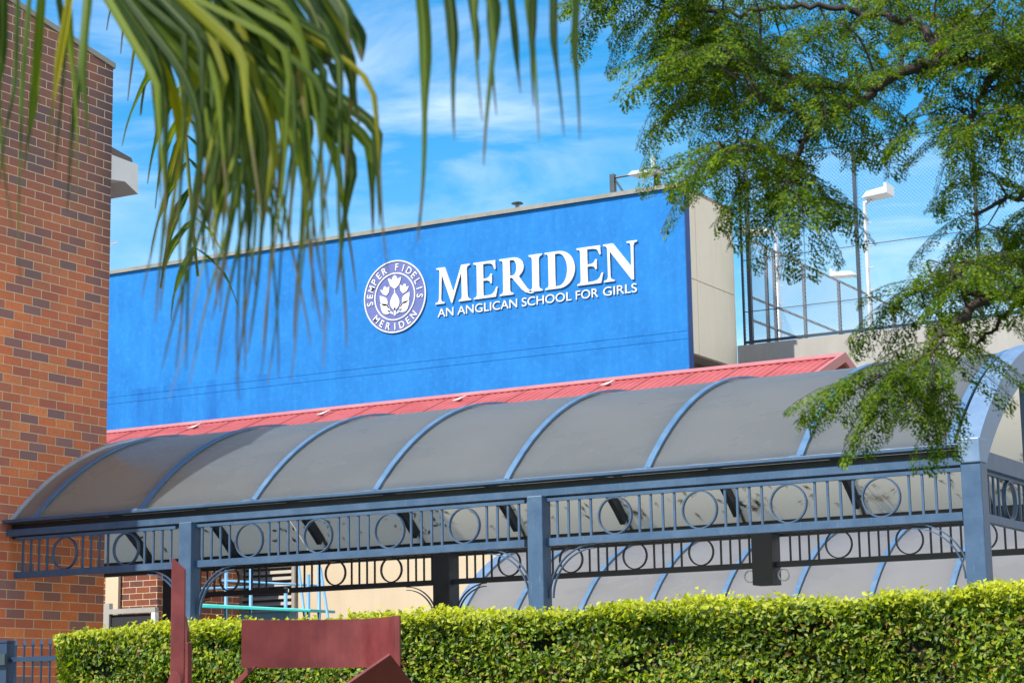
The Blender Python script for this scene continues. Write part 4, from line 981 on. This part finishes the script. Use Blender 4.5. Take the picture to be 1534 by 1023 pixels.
# ------------------------------------------------------------------ feathery tree on the right
TB = onD(1960, 500, 6.4)
ft = thing('feathery_tree', (TB.x, TB.y, 0), 'tree with fine feathery fern-like leaves reaching in from the right', 'tree')
trunk = MB().tube([(TB.x, TB.y, 0), (TB.x+.05, TB.y, 1.2), (TB.x-.05, TB.y+.05, 2.4), tuple(D(1830, 60, 6.2)), tuple(D(1800, -260, 6.2)), tuple(D(1840, -620, 6.3))], .15, 12, .035).build('trunk', M['bark'], ft, True)
BR = [  # (control points in view, depth), start radius
 ([(1830, 60, 6.2), (1620, 88, 6.0), (1500, 98, 5.9), (1420, 92, 5.8), (1345, 112, 5.7), (1290, 150, 5.65), (1225, 182, 5.6), (1198, 222, 5.6), (1190, 245, 5.6)], .022, .006),
 ([(1190, 242, 5.6), (1172, 236, 5.6), (1140, 225, 5.6), (1100, 228, 5.6), (1070, 250, 5.6)], .008, .004),
 ([(1190, 245, 5.6), (1196, 285, 5.6), (1200, 330, 5.6)], .007, .003),
 ([(1345, 112, 5.7), (1290, 130, 5.75), (1230, 134, 5.75), (1185, 115, 5.8), (1140, 100, 5.8), (1090, 110, 5.8)], .014, .004),
 ([(1225, 182, 5.6), (1190, 170, 5.6), (1150, 155, 5.6)], .007, .003),
 ([(1420, 92, 5.8), (1380, 40, 5.9), (1300, 20, 6.0), (1200, 10, 6.0), (1080, 20, 6.0), (980, 10, 6.0)], .014, .004),
 ([(1800, -160, 6.2), (1560, -60, 6.0), (1300, -80, 6.1), (1050, -60, 6.1), (940, -20, 6.1)], .02, .004),
 ([(1500, 98, 5.9), (1470, 140, 5.8), (1455, 190, 5.75), (1440, 220, 5.7)], .010, .003),
 ([(1830, 200, 6.2), (1620, 250, 6.0), (1534, 290, 5.8), (1450, 320, 5.7)], .018, .004),
 ([(1840, 350, 6.2), (1640, 410, 5.8), (1534, 440, 5.6), (1470, 448, 5.5), (1420, 500, 5.4), (1370, 545, 5.4)], .024, .006),
 ([(1470, 448, 5.5), (1420, 425, 5.5), (1360, 440, 5.5)], .008, .003),
 ([(1534, 440, 5.6), (1500, 480, 5.6), (1470, 510, 5.6), (1430, 530, 5.6)], .008, .003),
 ([(1370, 545, 5.4), (1330, 560, 5.4), (1290, 580, 5.4)], .005, .002)]
BR += [([(1800, -260, 6.2), (1640, -480, 6.2), (1500, -640, 6.2)], .03, .008), ([(1800, -160, 6.2), (2050, -330, 6.3), (2300, -420, 6.5)], .035, .008), ([(1835, 100, 6.2), (2100, 0, 6.6), (2400, 20, 6.9)], .035, .008),
       ([(1820, -60, 6.2), (1950, -150, 7.2), (2050, -260, 8.0)], .03, .008), ([(1840, -600, 6.3), (1960, -760, 6.3), (2120, -820, 6.4)], .02, .006), ([(1840, -560, 6.3), (1700, -760, 6.0), (1600, -820, 5.8)], .02, .006)]
bpts = []
for cp_, r0_, r1_ in BR:
    ph = bez([D(*c) for c in cp_], 8*(len(cp_)-1)); ph = [q+Vector((random.gauss(0, .006), random.gauss(0, .006), random.gauss(0, .006))) for q in ph]
    MB().tube(ph, r0_, 7, r1_).build('branch', M['bark'], trunk, True); bpts += ph[2:]
BP = np.array([tuple(q) for q in bpts])
def tufts(poly, n, dep, dsp):
    xs = [p[0] for p in poly]; ys = [p[1] for p in poly]; o = []
    while len(o) < n:
        x, y = random.uniform(min(xs), max(xs)), random.uniform(min(ys), max(ys)); ins = False; j = len(poly)-1
        for i in range(len(poly)):
            if (ys[i] > y) != (ys[j] > y) and x < (xs[j]-xs[i])*(y-ys[i])/(ys[j]-ys[i])+xs[i]: ins = not ins
            j = i
        if ins: o.append(D(x, y, dep+random.gauss(0, dsp)))
    return o
TU = []
TU += tufts([(905, -60), (1620, -60), (1620, 60), (1380, 70), (1340, 40), (1260, 60), (1200, 95), (1100, 90), (1010, 60), (950, 20)], 50, 6.0, .25)
TU += tufts([(1000, 60), (1130, 60), (1150, 130), (1110, 170), (1040, 160), (1020, 110)], 11, 5.8, .15)
TU += tufts([(1060, 190), (1130, 185), (1150, 225), (1100, 250), (1060, 235)], 7, 5.6, .1)
TU += tufts([(1170, 245), (1215, 250), (1230, 285), (1190, 300), (1165, 280)], 8, 5.6, .1)
TU += tufts([(1340, 60), (1640, 20), (1640, 180), (1500, 200), (1400, 190), (1330, 140)], 21, 5.7, .15)
TU += tufts([(1500, 200), (1640, 180), (1640, 420), (1500, 380), (1440, 330), (1470, 270)], 13, 5.8, .15)
TU += tufts([(1400, 390), (1640, 360), (1640, 420), (1500, 425), (1440, 480), (1400, 500), (1370, 470)], 11, 5.5, .1)
TU += tufts([(1290, 545), (1400, 500), (1450, 520), (1440, 560), (1330, 580)], 7, 5.4, .08)
TU += tufts([(1150, 110), (1240, 100), (1290, 120), (1230, 160), (1160, 150)], 8, 5.7, .1)
TU += tufts([(900, -50), (1110, -50), (1110, 60), (1000, 70), (930, 40)], 12, 6.1, .2)
TU += tufts([(1400, 380), (1560, 350), (1560, 430), (1450, 470), (1390, 450)], 6, 5.5, .1)
for (cx_, cy_, dd_, sx_, sd_, nn_) in ((1520, -600, 6.2, 150, .35, 14), (1700, -740, 6.2, 170, .4, 16), (2080, -800, 6.4, 170, .4, 14), (2280, -400, 6.5, 160, .4, 15), (2330, 20, 6.9, 170, .4, 15), (2030, -230, 7.8, 170, .4, 14), (2080, -120, 6.5, 150, .4, 10)):
    for i in range(nn_): TU.append(D(cx_+random.gauss(0, sx_*.55), cy_+random.gauss(0, sx_*.45), dd_+random.gauss(0, sd_)))
LV = []; LF = []; twig = MB(); off = 0
LEAF = np.array([[0, 0], [.45, .5], [1, 0], [.45, -.5]])     # leaflet outline: along, across
def fern(base, d, L):
    global off
    n = 9; q = Vector(base); dr = Vector(d).normalized(); pts = [Vector(q)]
    for i in range(n+2):
        dr = (dr+Vector((0, 0, -1))*.085+Vector((random.gauss(0, .015),)*3)).normalized(); q = q+dr*L/(n+2); pts.append(Vector(q))
    twig.tube(pts[::3]+[pts[-1]], .0016, 3, .0007, cap=False)
    roll = random.gauss(0, .35); fold = random.uniform(.15, .5)
    P_, A_, B_, S_ = [], [], [], []
    for i in range(2, n+2):
        t = (i-2)/n; tg = (pts[i+1]-pts[i-1]).normalized() if i+1 < len(pts) else dr
        sd0 = tg.cross(Vector((0, 0, 1)))
        if sd0.length < .1: sd0 = Vector(_r)
        sd0.normalize(); up0 = sd0.cross(tg); sv = sd0*math.cos(roll)+up0*math.sin(roll); uv = sv.cross(tg)
        pl_ = L*.33*(math.sin(math.pi*(.14+.78*t))**.75)*random.uniform(.9, 1.08)
        for s in (-1, 1):
            pd = (sv*s*.86+tg*.45-uv*fold).normalized(); ns = 11; pq = Vector(pts[i]); 
            nrm = pd.cross(tg).normalized()
            for j in range(ns):
                pd = (pd+Vector((0, 0, -1))*.022).normalized(); pq = pq+pd*pl_/ns
                ac = nrm.cross(pd)
                for s2 in (-1, 1):
                    P_.append((pq+Vector((random.gauss(0, .0012),)*3))[:]); A_.append(((ac*s2*.9+pd*random.uniform(.3, .7)+nrm*random.gauss(0, .3)))[:]); B_.append(pd[:]); S_.append(random.uniform(.75, 1.25)*L*.046*math.sin(math.pi*(.2+.7*j/ns)))
    P_ = np.array(P_); A_ = np.array(A_); B_ = np.array(B_); S_ = np.array(S_)[:, None, None]
    A_ /= np.linalg.norm(A_, axis=1)[:, None]
    V = P_[:, None, :]+S_*(LEAF[None, :, 0:1]*A_[:, None, :]+LEAF[None, :, 1:2]*.75*B_[:, None, :])
    LV.append(V.reshape(-1, 3)); LF.append(off+np.arange(len(P_))[:, None]*4+np.arange(4)[None, :]); off += len(P_)*4
for t in TU:
    tv = np.array(tuple(t)); dd = np.linalg.norm(BP-tv, axis=1); b = Vector(BP[np.argmin(dd)])
    mid = b.lerp(t, .5)+Vector((random.gauss(0, .02), random.gauss(0, .02), .03))
    if (t-b).length > .03: twig.tube(bez([b, mid, t], 8), .004, 5, .002)
    k_ = random.randint(3, 4); a0_ = random.uniform(0, 6.28)
    outd = (t-b); outd.z *= .4; outd = outd.normalized() if outd.length > .02 else Vector((-1, 0, 0))
    for i in range(k_):
        a = a0_+i*6.28/k_+random.gauss(0, .3)
        d_ = Vector((math.cos(a), math.sin(a), random.uniform(-.35, .25)))+outd*.35
        fern(t, d_, random.uniform(.17, .27))
# long outer sprays that read singly against sky and canopy
def spray(px, py, dep, tx, ty, L, dz=0):
    a, b = D(px, py, dep), D(tx, ty, dep+dz); fern(a, (b-a).normalized()+Vector((0, 0, .12)), L)
for q in [(900, -10, 6, 870, 40, .22), (950, 20, 6, 900, 85, .2), (1000, 130, 5.8, 955, 190, .2), (1010, 160, 5.8, 965, 215, .22), (1040, 225, 5.6, 1000, 240, .2), (1060, 240, 5.6, 1010, 290, .24),
          (1180, 280, 5.6, 1120, 370, .25), (1200, 290, 5.6, 1210, 400, .24), (1210, 290, 5.6, 1270, 370, .22), (1190, 300, 5.6, 1160, 400, .22), (1120, 250, 5.6, 1080, 330, .2),
          (1215, 270, 5.6, 1260, 300, .13), (1300, 150, 5.7, 1275, 210, .2), (1350, 150, 5.7, 1330, 240, .22), (1440, 190, 5.7, 1390, 290, .24), (1450, 190, 5.7, 1440, 260, .2), (1500, 200, 5.8, 1490, 260, .2),
          (1450, 320, 5.7, 1380, 350, .22), (1450, 330, 5.7, 1400, 400, .2), (1370, 430, 5.5, 1320, 450, .24), (1370, 440, 5.5, 1310, 470, .24), (1400, 420, 5.5, 1345, 415, .22),
          (1300, 570, 5.4, 1220, 570, .24), (1300, 580, 5.4, 1225, 590, .22), (1340, 570, 5.4, 1265, 640, .27), (1350, 560, 5.4, 1300, 620, .24), (1400, 550, 5.4, 1375, 660, .28), (1410, 550, 5.4, 1420, 640, .24), (1380, 560, 5.4, 1330, 620, .2),
          (1430, 540, 5.4, 1400, 600, .22)]:
    spray(*q)
np_mesh('foliage', np.concatenate(LV)-np.array(rootloc(ft)), np.concatenate(LF), M['fern_leaf'], None).parent = ft
twig.build('twigs', M['bark'], ft)
print('fern leaflets', sum(len(a) for a in LF))
